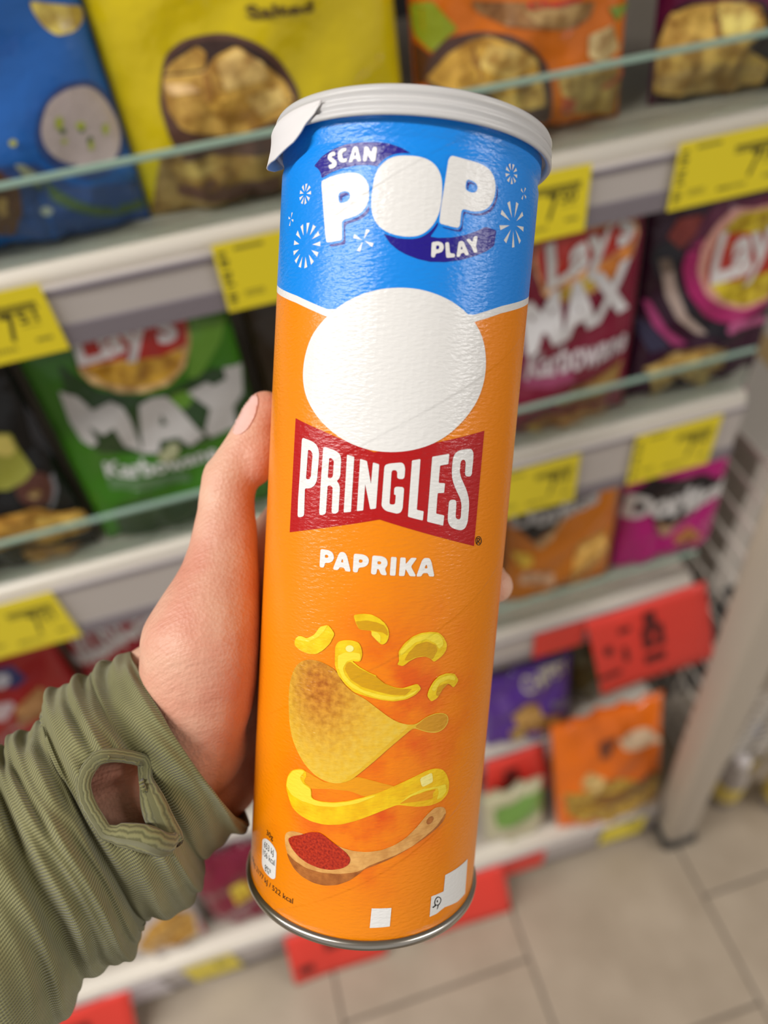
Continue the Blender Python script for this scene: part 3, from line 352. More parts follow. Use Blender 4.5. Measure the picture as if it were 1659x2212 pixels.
('oven',(0.25,0.03,0.02),2,3,[[[-62.5,178.8],[-54.2,194.5],[-31.5,194.5],[-38.0,179.7],[-51.1,168.3]]]),
('oven',(0.4,0.26,0.08),2,3,[[[-67.0,42.0],[-47.5,53.0],[-35.2,59.5],[-7.0,61.6],[21.4,47.7],[20.4,25.8],[2.9,3.2],[-29.2,29.0],[-53.0,2.0],[-60.5,32.9]]]),
('oven',(0.6,0.4,0.1),2,4,[[[-64.2,42.3],[-45.3,50.4],[-15.6,57.9],[11.4,47.0],[-29.9,41.9],[-54.9,37.2]]]),
('oven',(0.5,0.1,0.25),1,4,[[[10.3,75.0],[14.5,82.9],[27.0,81.8],[58.1,76.3],[68.1,62.4],[29.3,71.8],[13.9,71.2]]]),
('dorange',(0.012,0.009,0.009),2,1,[[[-74.6,158.4],[-71.3,180.5],[-6.4,189.8],[38.9,180.8],[4.7,155.1],[-28.7,135.0],[-44.5,123.8],[-58.1,141.5]]]),
('dorange',(0.5,0.32,0.15),1,2,[[[-47.1,120.3],[-28.3,130.6],[-2.6,169.9],[3.2,164.5],[-22.6,121.8],[-36.2,110.8]]]),
('dorange',(0.65,0.42,0.03),2,2,[[[-71.7,108.4],[-47.0,101.8],[-47.5,84.7],[-62.4,79.6]]]),
('dorange',(0.62,0.33,0.06),2,2,[[[7.9,56.3],[17.1,107.0],[57.3,105.6],[67.2,57.9],[38.4,37.7],[10.9,24.4]]]),
('dorange',(0.75,0.45,0.1),1,3,[[[19.5,95.1],[54.2,100.3],[59.9,74.2],[26.2,63.9]]]),
('dorange',(0.6,0.35,0.2),1,2,[[[-63.4,59.0],[-55.1,75.0],[-17.0,60.2],[-13.2,34.6],[-61.3,44.3]]]),
('dpink',(0.014,0.007,0.009),2,1,[[[-75.8,138.8],[-45.8,170.6],[28.2,156.1],[63.6,132.5],[51.5,116.3],[16.9,90.1],[-6.2,76.1],[-31.9,78.7],[-39.7,111.0],[-74.7,123.2]]]),
('dpink',(0.55,0.35,0.2),1,2,[[[-35.2,97.6],[-8.5,82.9],[11.7,84.2],[-17.8,60.0]]]),
('dpink',(0.55,0.22,0.04),2,2,[[[-2.8,55.1],[20.4,69.6],[51.8,33.1],[38.6,24.4],[3.2,44.3]]]),
('dpink',(0.2,0.01,0.09),2,1,[[[12.6,14.6],[75.8,5.0],[75.8,5.0],[17.8,2.0]]]),
('crunch',(0.5,0.45,0.46),1,1,[[[-94.8,152.0],[26.9,203.1],[27.8,193.0],[-94.8,134.9]]]),
('crunch',(0.5,0.45,0.46),1,1,[[[-94.8,94.6],[4.1,158.9],[1.6,139.2],[-94.8,70.3]]]),
('crunch',(0.32,0.01,0.02),1,1,[[[-94.8,114.3],[10.2,170.9],[8.8,160.8],[-94.8,96.8]]]),
('redleft',(0.02,0.025,0.12),2,1,[[[17.7,192.5],[51.7,176.1],[56.8,149.1],[40.9,141.7],[6.7,167.5]]]),
('redleft',(0.5,0.5,0.55),1,2,[[[14.0,184.1],[44.2,168.4],[41.1,154.5],[30.6,147.4],[6.7,167.5],[37.5,158.0]]]),
('redleft',(0.35,0.17,0.05),2,1,[[[29.7,115.5],[63.2,133.6],[70.3,108.7],[45.6,81.2],[19.5,82.3]]]),
('redleft',(0.4,0.3,0.3),1,1,[[[-11.6,128.7],[30.2,126.6],[31.9,120.5],[13.5,103.1],[-21.3,108.5]]]),
('chipsy',(0.45,0.25,0.06),2,2,[[[-31.9,91.2],[-13.4,112.1],[12.3,100.1],[16.7,74.3],[58.1,43.3],[72.7,2.0],[19.5,25.1],[-21.6,52.0]]]),
('chipsy',(0.5,0.33,0.05),2,2,[[[-38.0,55.5],[-15.0,61.9],[-7.1,13.0],[-29.6,7.7]]]),
('chipsy',(0.2,0.16,0.25),1,2,[[[32.6,98.1],[66.5,77.0],[67.4,48.9],[35.5,77.7]]]),
('chipsy',(0.12,0.05,0.28),2,1,[[[-55.5,135.5],[-39.3,147.0],[-30.2,108.1],[-46.9,90.8]]]),
('cream',(0.16,0.3,0.06),2,1,[[[-36.8,107.4],[53.4,116.9],[53.4,60.7],[14.3,60.8],[-37.0,63.5]]]),
('curls',(0.45,0.28,0.03),2,1,[[[-88.2,108.5],[-15.1,136.7],[97.3,84.6],[97.3,37.8],[67.0,6.9],[-26.2,21.4],[-83.5,53.6]]]),
('curls',(0.75,0.55,0.35),2,2,[[[7.0,209.8],[60.7,211.3],[97.3,149.4],[67.3,172.8],[16.1,186.0]]]),
('curls',(0.22,0.05,0.015),2,2,[[[-29.6,216.1],[6.8,215.2],[-9.4,181.1],[-24.9,179.9]]]),
('curls',(0.22,0.1,0.02),1,3,[[[-50.1,83.4],[-36.1,103.4],[6.8,101.7],[65.9,113.0],[82.5,84.5],[16.2,70.8],[-37.5,79.9]]]),
('curls',(0.6,0.42,0.15),2,2,[[[-62.5,133.9],[-47.4,159.3],[-22.0,143.6],[-36.5,110.6]]]),
('maroon',(0.6,0.45,0.03),2,1,[[[-7.4,122.3],[20.9,128.6],[26.1,91.9],[-4.8,82.3]]]),
('gold',(0.5,0.28,0.05),2,1,[[[-30.8,64.0],[-1.5,96.8],[42.0,118.7],[64.3,79.7],[55.7,20.0],[14.4,32.3],[-28.5,23.9]]]),
('gold',(0.4,0.03,0.03),1,2,[[[67.4,57.1],[67.4,2.0],[61.5,21.0]]])]
BAGTEXT=[
('yellow', 'Salted', [-3.6, 112.8], [38.1, 109.4], 6.0, (0.09, 0.05, 0.01), 4, 0.03, 0),
('orange', 'Cheese', [-8.6, 88.7], [31.5, 87.2], 5.0, (0.6, 0.05, 0.03), 5, 0.03, 0.2),
('green', "Lay's", [-38.8, 195.3], [43.0, 196.9], 28.7, (0.75, 0.7, 0.7), 6, 0.035, 0.1),
('green', 'Karbowane', [-57.1, 83.1], [42.0, 74.0], 16.2, (0.6, 0.62, 0.58), 4, 0.03, 0.1),
('maxx', "Lay's", [-20.8, 164.9], [66.1, 191.6], 36.6, (0.72, 0.7, 0.68), 6, 0.035, 0.1),
('maxx', 'MAX', [-39.4, 107.2], [66.6, 126.2], 46.2, (0.72, 0.7, 0.7), 4, 0.05, 0),
('maxx', 'Karbowane', [-38.6, 75.9], [68.5, 78.0], 28.6, (0.6, 0.52, 0.54), 5, 0.03, 0.1),
('oven', "Lay's", [-17.8, 131.2], [67.0, 142.9], 45.4, (0.75, 0.7, 0.68), 6, 0.035, 0.1),
('dorange', 'Doritos', [-72.6, 152.2], [42.9, 163.0], 25.6, (0.42, 0.4, 0.38), 4, 0.05, 0.1),
('dpink', 'Doritos', [-75.8, 107.6], [71.4, 105.4], 36.1, (0.72, 0.7, 0.68), 4, 0.06, 0.1),
('crunch', 'CRUNCHIPS', [-94.8, 134.7], [45.8, 192.7], 53.6, (0.55, 0.52, 0.5), 3, 0.02, 0),
('chipsy', 'CHIPSY', [-10.9, 132.0], [67.4, 147.8], 25.4, (0.5, 0.45, 0.3), 3, 0.025, 0)]
# ------------------------------------------------------------------ the setting: floor, back wall, ceiling
grout = mat('grout', lin((104, 94, 82)), 0.9)
tile_m = mat('floor_tile', lin((150, 137, 120)), 0.42)
noise_col(tile_m, lin((158, 143, 124)), lin((172, 157, 138)), 9, 4)
floor = box('floor', (-6.5, 7.5, -3.2, 0.8, -0.05, -0.003), grout, None, 0); tag(floor, 'beige grey tiled shop floor', kind='structure')
TS, GX, GY = 0.333, -0.1378, -0.2635
bm = bmesh.new(); box_bm(bm, 0.002, TS - 0.002, 0.002, TS - 0.002, -0.012, 0.0, bev=0.0012); tile_me = bm_mesh('tile', bm)
for k in range(-3, 4):
    for n in range(-1, 4):
        t = obj('tile', tile_me, tile_m, floor); t.location = (GX + k * TS, GY - n * TS - (TS / 2 if k % 2 else 0) , 0)
wall_back = box('wall_back', (-6.5, 7.5, 0.62, 0.7, -0.05, 3.1), mat('wall_paint', lin((120, 116, 110)), 0.8), None, 0); tag(wall_back, 'plain grey shop wall behind the shelves', kind='structure')
ceiling = box('ceiling', (-6.5, 7.5, -3.2, 0.7, 3.1, 3.15), mat('ceiling_paint', lin((225, 222, 215)), 0.9), None, 0); tag(ceiling, 'pale shop ceiling', kind='structure')

# ------------------------------------------------------------------ shelving
shelf_white = mat('shelf_enamel', lin((222, 214, 200)), 0.4)
deck_m = mat('shelf_deck_shaded', lin((176, 166, 152)), 0.45)  # deck colour darkened to carry the shade of the bags
rail_grey = mat('price_rail_plastic', lin((190, 182, 176)), 0.3)
rail_dark = mat('price_rail_dark_strip', lin((128, 120, 126)), 0.3)  # darker strips along the top and bottom of the rail
panel_m = mat('back_panel', lin((46, 42, 40)), 0.7)
glass_m = mat('riser_glass', (0.86, 0.95, 0.91), 0.03, 0, 0.5, Transmission_Weight=1.0, IOR=1.2)
glass_edge = mat('riser_glass_edge', lin((150, 178, 162)), 0.15, 0, 0.5)
unit = empty('shelving_unit', (0, 0.45, 0)); tag(unit, 'dark back panel and uprights carrying the five crisp shelves', 'shelving')
box('back_panel', (-1.05, 0.53, -0.02, 0.0, 0.0, 1.75), panel_m, unit, 0)
for x in (-0.74, 0.50): box('upright', (x, x + 0.03, -0.045, -0.018, 0.0, 1.75), mat('upright_grey', lin((150, 146, 140)), 0.4, 0.3), unit, 0.002)
SH = [(1.245, 0.0, 0.058, 0.05, 'top white shelf with a glass riser, holding the blue, yellow and orange bags'),
      (0.953, 0.0, 0.088, 0.048, 'second white shelf from the top with a glass riser, holding the green and maroon bags'),
      (0.620, 0.0, 0.078, 0.045, 'third white shelf from the top, holding the orange and pink tortilla chip bags'),
      (0.315, -0.025, 0.075, 0.0, 'fourth white shelf from the top, holding the small purple bag'),
      (0.125, -0.13, 0.095, 0.0, 'lowest white shelf just above the floor tiles')]
SH.append((1.60, 0.09, 0.05, 0.0, 'shallow upper shelf above the top row of bags'))
for z, y, rh, gh, lab in SH:
    s = empty('shelf', (-0.26, y, z)); tag(s, lab, 'shelf', 'white shelves of the crisp rack')
    X0, X1 = -0.79, 0.26 + {1.6: .62, 1.245: .62, .953: .497, .62: .515, .315: .505, .125: .492}[z]
    box('deck', (X0, X1, 0.026, 0.40 - y, -0.022, 0.0), deck_m, s, 0.002); box('front_strip', (X0, X1, 0.012, 0.026, -0.022, 0.0), shelf_white, s, 0.0)
    bm = bmesh.new(); tube_bm(bm, [(X0, 0.009, -0.009), (X1, 0.009, -0.009)], 0.009, 14); obj('front_lip', bm_mesh('front_lip', bm), shelf_white, s, True)
    r_ = box('price_rail', (X0, X1, -0.004, 0.004, -rh, -0.012), rail_grey, s, 0.002)
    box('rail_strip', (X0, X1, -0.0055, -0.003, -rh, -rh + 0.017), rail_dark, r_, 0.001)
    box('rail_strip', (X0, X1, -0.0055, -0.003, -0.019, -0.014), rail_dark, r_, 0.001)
    if z < 0.2: box('kick_plate', (X0, X1, 0.03, 0.045, -0.124, -0.02), mat('kick_plate_grey', lin((70, 66, 62)), 0.6), s, 0.001)
    if gh:
        g = box('glass_riser', (X0, X1, 0.0085, 0.0125, -0.002, gh), glass_m, s, 0.0004)
        box('polished_edge', (X0, X1, 0.0082, 0.0128, gh, gh + 0.0035), glass_edge, g, 0.0004)

# ------------------------------------------------------------------ crisp bags
def bag_front(b, u, v):
    xl, xr, yf, zd, h, lean, T = b
    w = xr - xl; a = max(0., 1 - abs(2 * u / w) ** 2.4); t = min(max(v / h, 0), 1); tt = t ** .7
    bul = T * a ** .6 * (max(0, 4 * tt * (1 - tt))) ** .55
    wr = .0032 * math.sin(u * 150 + v * 45 + xl * 90) * (abs(2 * t - 1) ** 1.5) * a + .0026 * math.sin(v * 95 - u * 60 + xl * 40) * a + .0016 * math.sin(u * 300 + 1.7 * math.sin(v * 60) + xl * 30) * abs(2 * t - 1) * a
    return Vector(((xl + xr) / 2 + u, yf + v * math.sin(lean) - bul - wr, zd + v * math.cos(lean))), bul
def film(name, col, rough=0.2, metal=0.0):
    m = mat(name, col, rough, metal, 0.5); noise_bump(m, 26, 0.6, 0.007, 'Object', 3); return m
BAGINFO = {
 'blue': (lin((34, 98, 178)), 'blue crisp bag printed with a bowl of dip and chives', 'bags on the top shelf'),
 'yellow': (lin((214, 190, 12)), 'yellow salted crisp bag printed with a wooden bowl of crisps', 'bags on the top shelf'),
 'orange': (lin((216, 112, 24)), 'orange and lime green cheese crisp bag behind the can lid', 'bags on the top shelf'),
 'magenta': (lin((92, 18, 58)), 'dark plum crisp bag with a crisp bowl, right end of the top shelf', 'bags on the top shelf'),
 'black': (lin((14, 13, 13)), 'black crisp bag printed with ridged crisps, left of the green bag', 'bags on the second shelf'),
 'green': (lin((58, 116, 22)), 'green crisp bag with big silver capital letters, above the thumb', 'bags on the second shelf'),
 'maxx': (lin((122, 24, 50)), 'dark red crisp bag with big white capital letters, right of the can', 'bags on the second shelf'),
 'oven': (lin((54, 18, 44)), 'black and pink crisp bag with a large round emblem, right end of the second shelf', 'bags on the second shelf'),
 'dorange': (lin((196, 112, 26)), 'orange tortilla chip bag with a black top, right of the can', 'bags on the third shelf'),
 'dpink': (lin((188, 24, 122)), 'hot pink tortilla chip bag beside the orange tortilla bag', 'bags on the third shelf'),
 'crunch': (lin((150, 26, 38)), 'dark red crisp bag with white block capitals, behind the wrist', 'bags on the third shelf'),
 'redleft': (lin((140, 22, 22)), 'red crisp bag with a blue corner at the left end of the third shelf', 'bags on the third shelf'),
 'chipsy': (lin((82, 42, 136)), 'small purple crisp bag on the fourth shelf', 'bags on the fourth shelf'),
 'cream': (lin((188, 182, 148)), 'small cream snack bag with a green band under a red sign', 'bags on the lowest shelf'),
 'curls': (lin((232, 112, 20)), 'shiny orange and yellow snack bag on the lowest shelf by the post', 'bags on the lowest shelf'),
 'maroon': (lin((116, 20, 48)), 'small maroon snack bag with a yellow spot beside the can base', 'bags on the lowest shelf'),
 'gold': (lin((186, 176, 172)), 'small silver bag printed with golden crisps, below the sleeve', 'bags on the lowest shelf'),
 'navy': (lin((18, 34, 84)), 'dark navy crisp bag standing behind the blue and yellow bags', 'bags on the top shelf'),
 'olive': (lin((74, 66, 38)), 'dark olive snack bag between the purple bag and the red sign', 'bags on the fourth shelf'),
 'slate': (lin((48, 54, 84)), 'slate blue snack bag hanging back below the big red sign', 'bags on the fourth shelf'),
 'bronze': (lin((52, 38, 20)), 'dark bronze crisp bag on the second shelf hidden behind the can', 'bags on the second shelf'),
}
BAGS.update({'navy': (-.125, .03, .135, 1.245, .30, .1, .03), 'olive': (.358, .432, .02, .315, .2, .12, .02), 'slate': (.437, .53, .03, .315, .2, .12, .02), 'bronze': (.003, .195, .035, .953, .26, .1, .02)})
BAGOBJ = {}
def make_bag(key):
    b = BAGS[key]; col, lab, grp = BAGINFO[key]; xl, xr, yf, zd, h, lean, T = b; w = xr - xl
    root = empty('crisp_bag', ((xl + xr) / 2, yf, zd)); tag(root, lab, 'crisp bag', grp); BAGOBJ[key] = root
    org = Vector(root.location); nu, nv = 26, 34; V = []; F = []
    for s in (0, 1):
        for j in range(nv + 1):
            for i in range(nu + 1):
                u = (-.5 + i / nu) * w; v = j / nv * h
                p, bul = bag_front(b, u, v)
                if s: p = p + Vector((0, bul * 1.8 + 0.0006, 0))
                V.append(p - org)
    n1 = (nu + 1) * (nv + 1)
    for j in range(nv):
        for i in range(nu):
            a = j * (nu + 1) + i; F.append((a, a + 1, a + nu + 2, a + nu + 1)); F.append((n1 + a, n1 + a + nu + 1, n1 + a + nu + 2, n1 + a + 1))
    bd = [i for i in range(nu + 1)] + [j * (nu + 1) + nu for j in range(1, nv + 1)] + [nv * (nu + 1) + i for i in range(nu - 1, -1, -1)] + [j * (nu + 1) for j in range(nv - 1, 0, -1)]
    for k in range(len(bd)): a, c = bd[k], bd[(k + 1) % len(bd)]; F.append((a, a + n1, c + n1, c))
    body = obj('bag_film', mesh_py('bag_film', V, F), film('film_' + key, col), root, True)
    # crimped seal along the top
    V = []; F = []
    for j in range(2):
        for i in range(61):
            u = (-.5 + i / 60) * w; p, _ = bag_front(b, u, h); p = p + Vector((0, 0.0006 * math.sin(i * 2.1), j * 0.011)); V += [p - org]
    for i in range(60): F.append((i, i + 1, 61 + i + 1, 61 + i))
    sl = obj('top_seal', mesh_py('top_seal', V, F), film('film_' + key, col), root, True)
    sm = sl.modifiers.new('thick', 'SOLIDIFY'); sm.thickness = 0.0008
    return root, body
def bag_map(key, lay):
    b = BAGS[key]; org = Vector(((b[0] + b[1]) / 2, b[2], b[3]))
    def fn(x, y):
        p, _ = bag_front(b, x / 1000, y / 1000); return p - org + Vector((0, -0.0004 - 0.0003 * lay, 0.0))
    return fn
def ink(col):
    nm = 'ink_' + '_'.join('%d' % int(c * 999) for c in col)
    if nm in MATS: return MATS[nm]
    m = mat(nm, col, 0.28); noise_bump(m, 26, 0.6, 0.007, 'Object', 3)
    if col[0] > .28 and .1 < col[1] < .7 and col[2] < .25 and col[0] > col[1] * 1.2:    # printed crisps: mottled gold
        noise_col(m, tuple(c * f for c, f in zip(col, (.62, .5, .4))), tuple(min(1, c * 1.3 + .02) for c in col), 75, 3, 'Object', .38, .62)
    return m
for key in BAGINFO:
    root, body = make_bag(key)
    byc = {}
    for bag, col, rad, lay, loops in PRINTS:
        if bag != key: continue
        L = [round_loop(l, rad) for l in loops]
        w = (BAGS[key][1] - BAGS[key][0]) * 500 - 0.5; hh = BAGS[key][4] * 1000 - 1
        for l in L:
            for p in l: p.x = min(max(p.x, -w), w); p.y = min(max(p.y, 1), hh)
        bm = map_bm(fill_bm(L, 8, 8), bag_map(key, lay))
        nm = 'printed_patch'
        cm = ink(col)
        obj(nm, bm_mesh(nm, bm), cm, body)
    for bag, txt, A, B, H, col, lay, bold, shear in BAGTEXT:
        if bag != key: continue
        bm = text_bm(txt, bold, shear); dx, dy = B[0] - A[0], B[1] - A[1]; Lh = math.hypot(dx, dy); ex = (dx / Lh, dy / Lh)
        for v in bm.verts:
            x, y = v.co.x * Lh, v.co.y * H; v.co = Vector((A[0] + ex[0] * x - ex[1] * y * 0.35, A[1] + ex[1] * x + y, 0))
        cut_bm(bm, 8, 8)
        w = (BAGS[key][1] - BAGS[key][0]) * 500 - 0.5; hh = BAGS[key][4] * 1000 - 1
        bmesh.ops.bisect_plane(bm, geom=bm.verts[:] + bm.edges[:] + bm.faces[:], plane_co=(w, 0, 0), plane_no=(1, 0, 0), clear_outer=True)
        bmesh.ops.bisect_plane(bm, geom=bm.verts[:] + bm.edges[:] + bm.faces[:], plane_co=(-w, 0, 0), plane_no=(-1, 0, 0), clear_outer=True)
        bmesh.ops.bisect_plane(bm, geom=bm.verts[:] + bm.edges[:] + bm.faces[:], plane_co=(0, hh, 0), plane_no=(0, 1, 0), clear_outer=True)
        map_bm(bm, bag_map(key, lay))
        obj('printed_lettering', bm_mesh('printed_lettering', bm), ink(col), body)

# ------------------------------------------------------------------ price tags and red offer signs
yel = mat('tag_yellow', lin((236, 216, 40)), 0.35); ink_t = mat('tag_ink', lin((52, 48, 22)), 0.6); ink_l = mat('tag_ink_pale', lin((150, 138, 34)), 0.6)
tagw = mat('tag_white', lin((214, 208, 212)), 0.4); redm = mat('sign_red', lin((228, 62, 50)), 0.5); ink_r = mat('sign_ink', lin((86, 22, 20)), 0.6)
def flat_on(o, name, loops, m, w, h, off=0.0007, rad=0.0):
    bm = fill_bm([round_loop(l, rad) for l in loops]); 
    for v in bm.verts: v.co = Vector((v.co.x, -off, v.co.y))
    bmesh.ops.recalc_face_normals(bm, faces=bm.faces)
    return obj(name, bm_mesh(name, bm), m, o)
def rect(x0, x1, z0, z1): return [(x0, z0), (x1, z0), (x1, z1), (x0, z1)]
def text_on(o, name, txt, x, z, w, h, m, bold=0.02, off=0.0007):
    bm = text_bm(txt, bold)
    for v in bm.verts: v.co = Vector((x + v.co.x * w, -off, z + v.co.y * h))
    return obj(name, bm_mesh(name, bm), m, o)
def price_tag(x0, x1, z0, z1, y, lab, cents, m=yel, tilt=0.0, simple=False, grp='yellow shelf price tags', whole='7'):
    w, h = x1 - x0, z1 - z0
    o = box('price_tag', (0, w, -0.0005, 0.0005, 0, h), m, None, 0.0002); o.location = (x0, y, z0); o.rotation_euler = (tilt, 0, 0)
    tag(o, lab, 'price tag', grp)
    if simple: return o
    for k in range(14):
        t = 0.10 + k * 0.058
        if k in (4, 9): continue
        flat_on(o, 'barcode_bar', [rect(w * .03, w * (.075 + .02 * ((k * 7) % 3) / 2), h * t, h * (t + .035))], ink_t if k % 3 else ink_l, w, h)
    for k in range(22): flat_on(o, 'small_print', [rect(w * (.50 + k * .0195), w * (.50 + k * .0195 + .013), h * .735, h * .80)], ink_t, w, h)
    flat_on(o, 'small_print', [rect(w * .50, w * .93, h * .68, h * .72)], ink_l, w, h)
    flat_on(o, 'small_print', [rect(w * .15, w * .36, h * .88, h * .93)], ink_l, w, h)
    text_on(o, 'price_digit', whole, w * .66, h * .30, w * .09, h * .40, ink_t)
    text_on(o, 'price_digit', cents, w * .77, h * .52, w * .13, h * .17, ink_t)
    flat_on(o, 'price_underline', [rect(w * .77, w * .90, h * .46, h * .475)], ink_l, w, h)
    for x in (.20, .25): flat_on(o, 'small_print', [rect(w * .15, w * .30, h * x, h * (x + .025))], ink_l, w, h)
    for k in range(10): flat_on(o, 'small_print', [rect(w * (.42 + k * .026), w * (.42 + k * .026 + .016), h * .16, h * .215)], ink_l if k > 3 else ink_t, w, h)
    flat_on(o, 'small_print', [rect(w * .82, w * .93, h * .22, h * .27)], ink_l, w, h)
    return o
price_tag(-.222, -.122, 1.187, 1.239, -.0075, 'yellow price tag under the blue bag, at the left edge', '51')
price_tag(-.006, .092, 1.187, 1.239, -.0075, 'yellow price tag under the yellow bag, left of the can', '51')
price_tag(.178, .276, 1.187, 1.239, -.0075, 'yellow price tag half hidden by the can lid, under the orange bag', '50')
price_tag(.347, .445, 1.187, 1.239, -.0075, 'yellow price tag at the right end of the top shelf', '10')
price_tag(-.335, -.237, .868, .944, -.0075, 'yellow price tag on the second shelf, left of the hand', '51')
price_tag(.205, .303, .868, .938, -.0075, 'yellow price tag on the second shelf beside the can', '15')
price_tag(.366, .466, .868, .940, -.0075, 'yellow price tag at the right end of the second shelf', '10')
b_ = [price_tag(-.365, -.283, .032, .122, -.1375, 'yellow price tag on the lowest shelf below the sleeve', '', simple=True)]
b_.append(price_tag(.383, .466, .034, .112, -.1375, 'yellow price tag on the lowest shelf beside the post', '', simple=True))
for t_ in b_:
    for q_ in (rect(.05, .056, .05, .066), rect(.06, .066, .052, .066), rect(.046, .07, .07, .073), rect(.01, .03, .012, .015)): flat_on(t_, 'small_print', [q_], ink_t, 0, 0)
price_tag(-.49, -.405, .030, .122, -.1375, 'white price tag on the lowest shelf left of a yellow one', '9', tagw, grp='white price tags', simple=True)
w_ = price_tag(.303, .385, .238, .300, -.0335, 'white price tag on the fourth shelf above the orange snack bag', '1', tagw, grp='white price tags', simple=True)
flat_on(w_, 'small_print', [rect(.045, .07, .018, .034)], mat('grey_ink', lin((150, 144, 150)), .6), 0, 0)
price_tag(.192, .272, .036, .112, -.1375, 'short red price strip on the lowest shelf right of the can', '', redm, grp='red price strips', simple=True)
price_tag(.275, .352, .545, .606, -.0075, 'small red price tag beside the big red sign', '', redm, grp='red price strips', simple=True)
def red_sign(p_tl, p_tr, p_br, p_bl, lab, marks):
    """bent card hanging from a rail: four world corners"""
    tl, tr, br, bl = (Vector(p) for p in (p_tl, p_tr, p_br, p_bl)); n = 8; org = tl.copy(); V = []; F = []
    nrm = (bl - tl).cross(tr - tl).normalized()
    if nrm.y > 0: nrm = -nrm
    def at(a, b): return tl.lerp(tr, a).lerp(bl.lerp(br, a), b) + nrm * (0.004 * math.sin(b * math.pi) + 0.0015 * math.sin(a * 5 + b * 3))
    for j in range(n + 1):
        for i in range(n + 1): V.append(at(i / n, j / n) - org)
    for j in range(n):
        for i in range(n): a = j * (n + 1) + i; F.append((a, a + n + 1, a + n + 2, a + 1))
    o = obj('offer_sign', mesh_py('offer_sign', V, F), redm, None, True); o.location = org; tag(o, lab, 'sign', 'red offer signs')
    s = o.modifiers.new('thick', 'SOLIDIFY'); s.thickness = 0.0006; s.offset = -1
    for l in marks:
        bm = fill_bm([round_loop([(x, y) for x, y in l], .02)], .06, .06)
        for v in bm.verts: v.co = at(v.co.x, v.co.y) - org + nrm * 0.0012
        obj('printed_mark', bm_mesh('printed_mark', bm), ink_r, o)
    return o
def bl_(x, y, a, b): return [(x - a, y - b), (x + a, y - b), (x + a, y + b), (x - a, y + b)]
red_sign((.349, -.008, .606), (.53, -.008, .614), (.574, -.034, .430), (.388, -.034, .413), 'large red offer sign hanging from the third shelf, right of the can',
         [bl_(.50, .20, .05, .09), bl_(.45, .42, .035, .14), bl_(.57, .42, .03, .14), bl_(.50, .32, .07, .04), bl_(.50, .50, .08, .035), bl_(.50, .70, .09, .06), bl_(.28, .22, .05, .03), bl_(.12, .40, .035, .05), bl_(.10, .72, .10, .03), bl_(.26, .52, .02, .1)])
red_sign((.198, -.034, .306), (.297, -.034, .304), (.309, -.06, .180), (.183, -.06, .150), 'red offer sign hanging from the fourth shelf above the cream bag', [bl_(.42, .30, .12, .05), bl_(.36, .42, .05, .12), bl_(.50, .45, .05, .1), bl_(.42, .58, .12, .05)])
red_sign((.03, -.139, .118), (.192, -.139, .118), (.192, -.185, .004), (.03, -.185, .004), 'red offer sign touching the floor right of the can base', [])
red_sign((-.195, -.139, .118), (-.03, -.139, .118), (-.04, -.187, .004), (-.205, -.187, .004), 'red offer sign touching the floor under the can base', [bl_(.5, .35, .12, .12), bl_(.15, .7, .08, .08)])
red_sign((-.60, -.139, .118), (-.452, -.139, .118), (-.475, -.187, .004), (-.60, -.187, .004), 'red offer sign at the bottom left corner below the sleeve', [bl_(.35, .4, .15, .12)])

# ------------------------------------------------------------------ wire stand beside the shelves
post_m = mat('post_enamel', lin((186, 174, 158)), 0.45); wire_m = mat('wire_enamel', lin((214, 206, 194)), 0.4); rub = mat('black_rubber', lin((38, 35, 32)), 0.7)
st = empty('wire_display_stand', (0.532, -0.145, 0)); tag(st, 'grey wire mesh display stand with a thick leaning post at the shelf end', 'display stand')
bm = bmesh.new(); box_bm(bm, -.026, .026, -.026, .026, .02, 1.12, bev=.009)
for v in bm.verts: v.co.x -= (v.co.z - .02) * .075
obj('post', bm_mesh('post', bm), post_m, st, True)
bm = bmesh.new(); box_bm(bm, -.033, .033, -.033, .033, 0.0, .028, bev=.008); obj('rubber_foot', bm_mesh('rubber_foot', bm), rub, st, True)
wx = 0.60 - 0.532
bm = bmesh.new(); tube_bm(bm, [(0, 0, 0), (0, .50, 0)], .0034, 6); wy = bm_mesh('wire', bm)
bm = bmesh.new(); tube_bm(bm, [(0, 0, 0), (0, 0, .74)], .0034, 6); wz = bm_mesh('wire', bm)
bm = bmesh.new(); tube_bm(bm, [(0, 0, 0), (.42, 0, 0)], .0034, 6); wxm = bm_mesh('wire', bm)
for k in range(14): w = obj('wire', wy, wire_m, st); w.location = (wx, 0.05, .08 + k * .054)
for k in range(5): w = obj('wire', wz, wire_m, st); w.location = (wx + .0048, .07 + k * .11, .06)
for k in range(12): w = obj('wire', wxm, wire_m, st); w.location = (wx, 0.05, .0848 + k * .027)
for k in range(8): w = obj('wire', wz, wire_m, st); w.location = (wx + .04 + k * .05, .0452, .06); w.scale = (1, 1, .52)
for y, z in ((.05, .06), (.05, .80)): 
    bm = bmesh.new(); tube_bm(bm, [(-.01, 0.0, z), (wx, y, z)], .005, 8); obj('bracket', bm_mesh('bracket', bm), wire_m, st)
def carton(x0, x1, y0, y1, z0, z1, m, lab):
    o = empty('carton', ((x0 + x1) / 2, (y0 + y1) / 2, z0)); tag(o, lab, 'carton', 'cartons inside the wire stand')
    a, b, c = (x1 - x0) / 2, (y1 - y0) / 2, z1 - z0
    box('body', (-a, a, -b, b, 0, c), m, o, .003)
    for s in (-1, 1): box('flap', (min(0, s * a) + .0005, max(0, s * a) - .0005, -b, b, c, c + .003), m, o, .0005)
    box('tape', (-.025, .025, -b - .0005, b + .0005, c + .003, c + .0035), mat('tape', lin((190, 160, 110)), .2), o, 0)
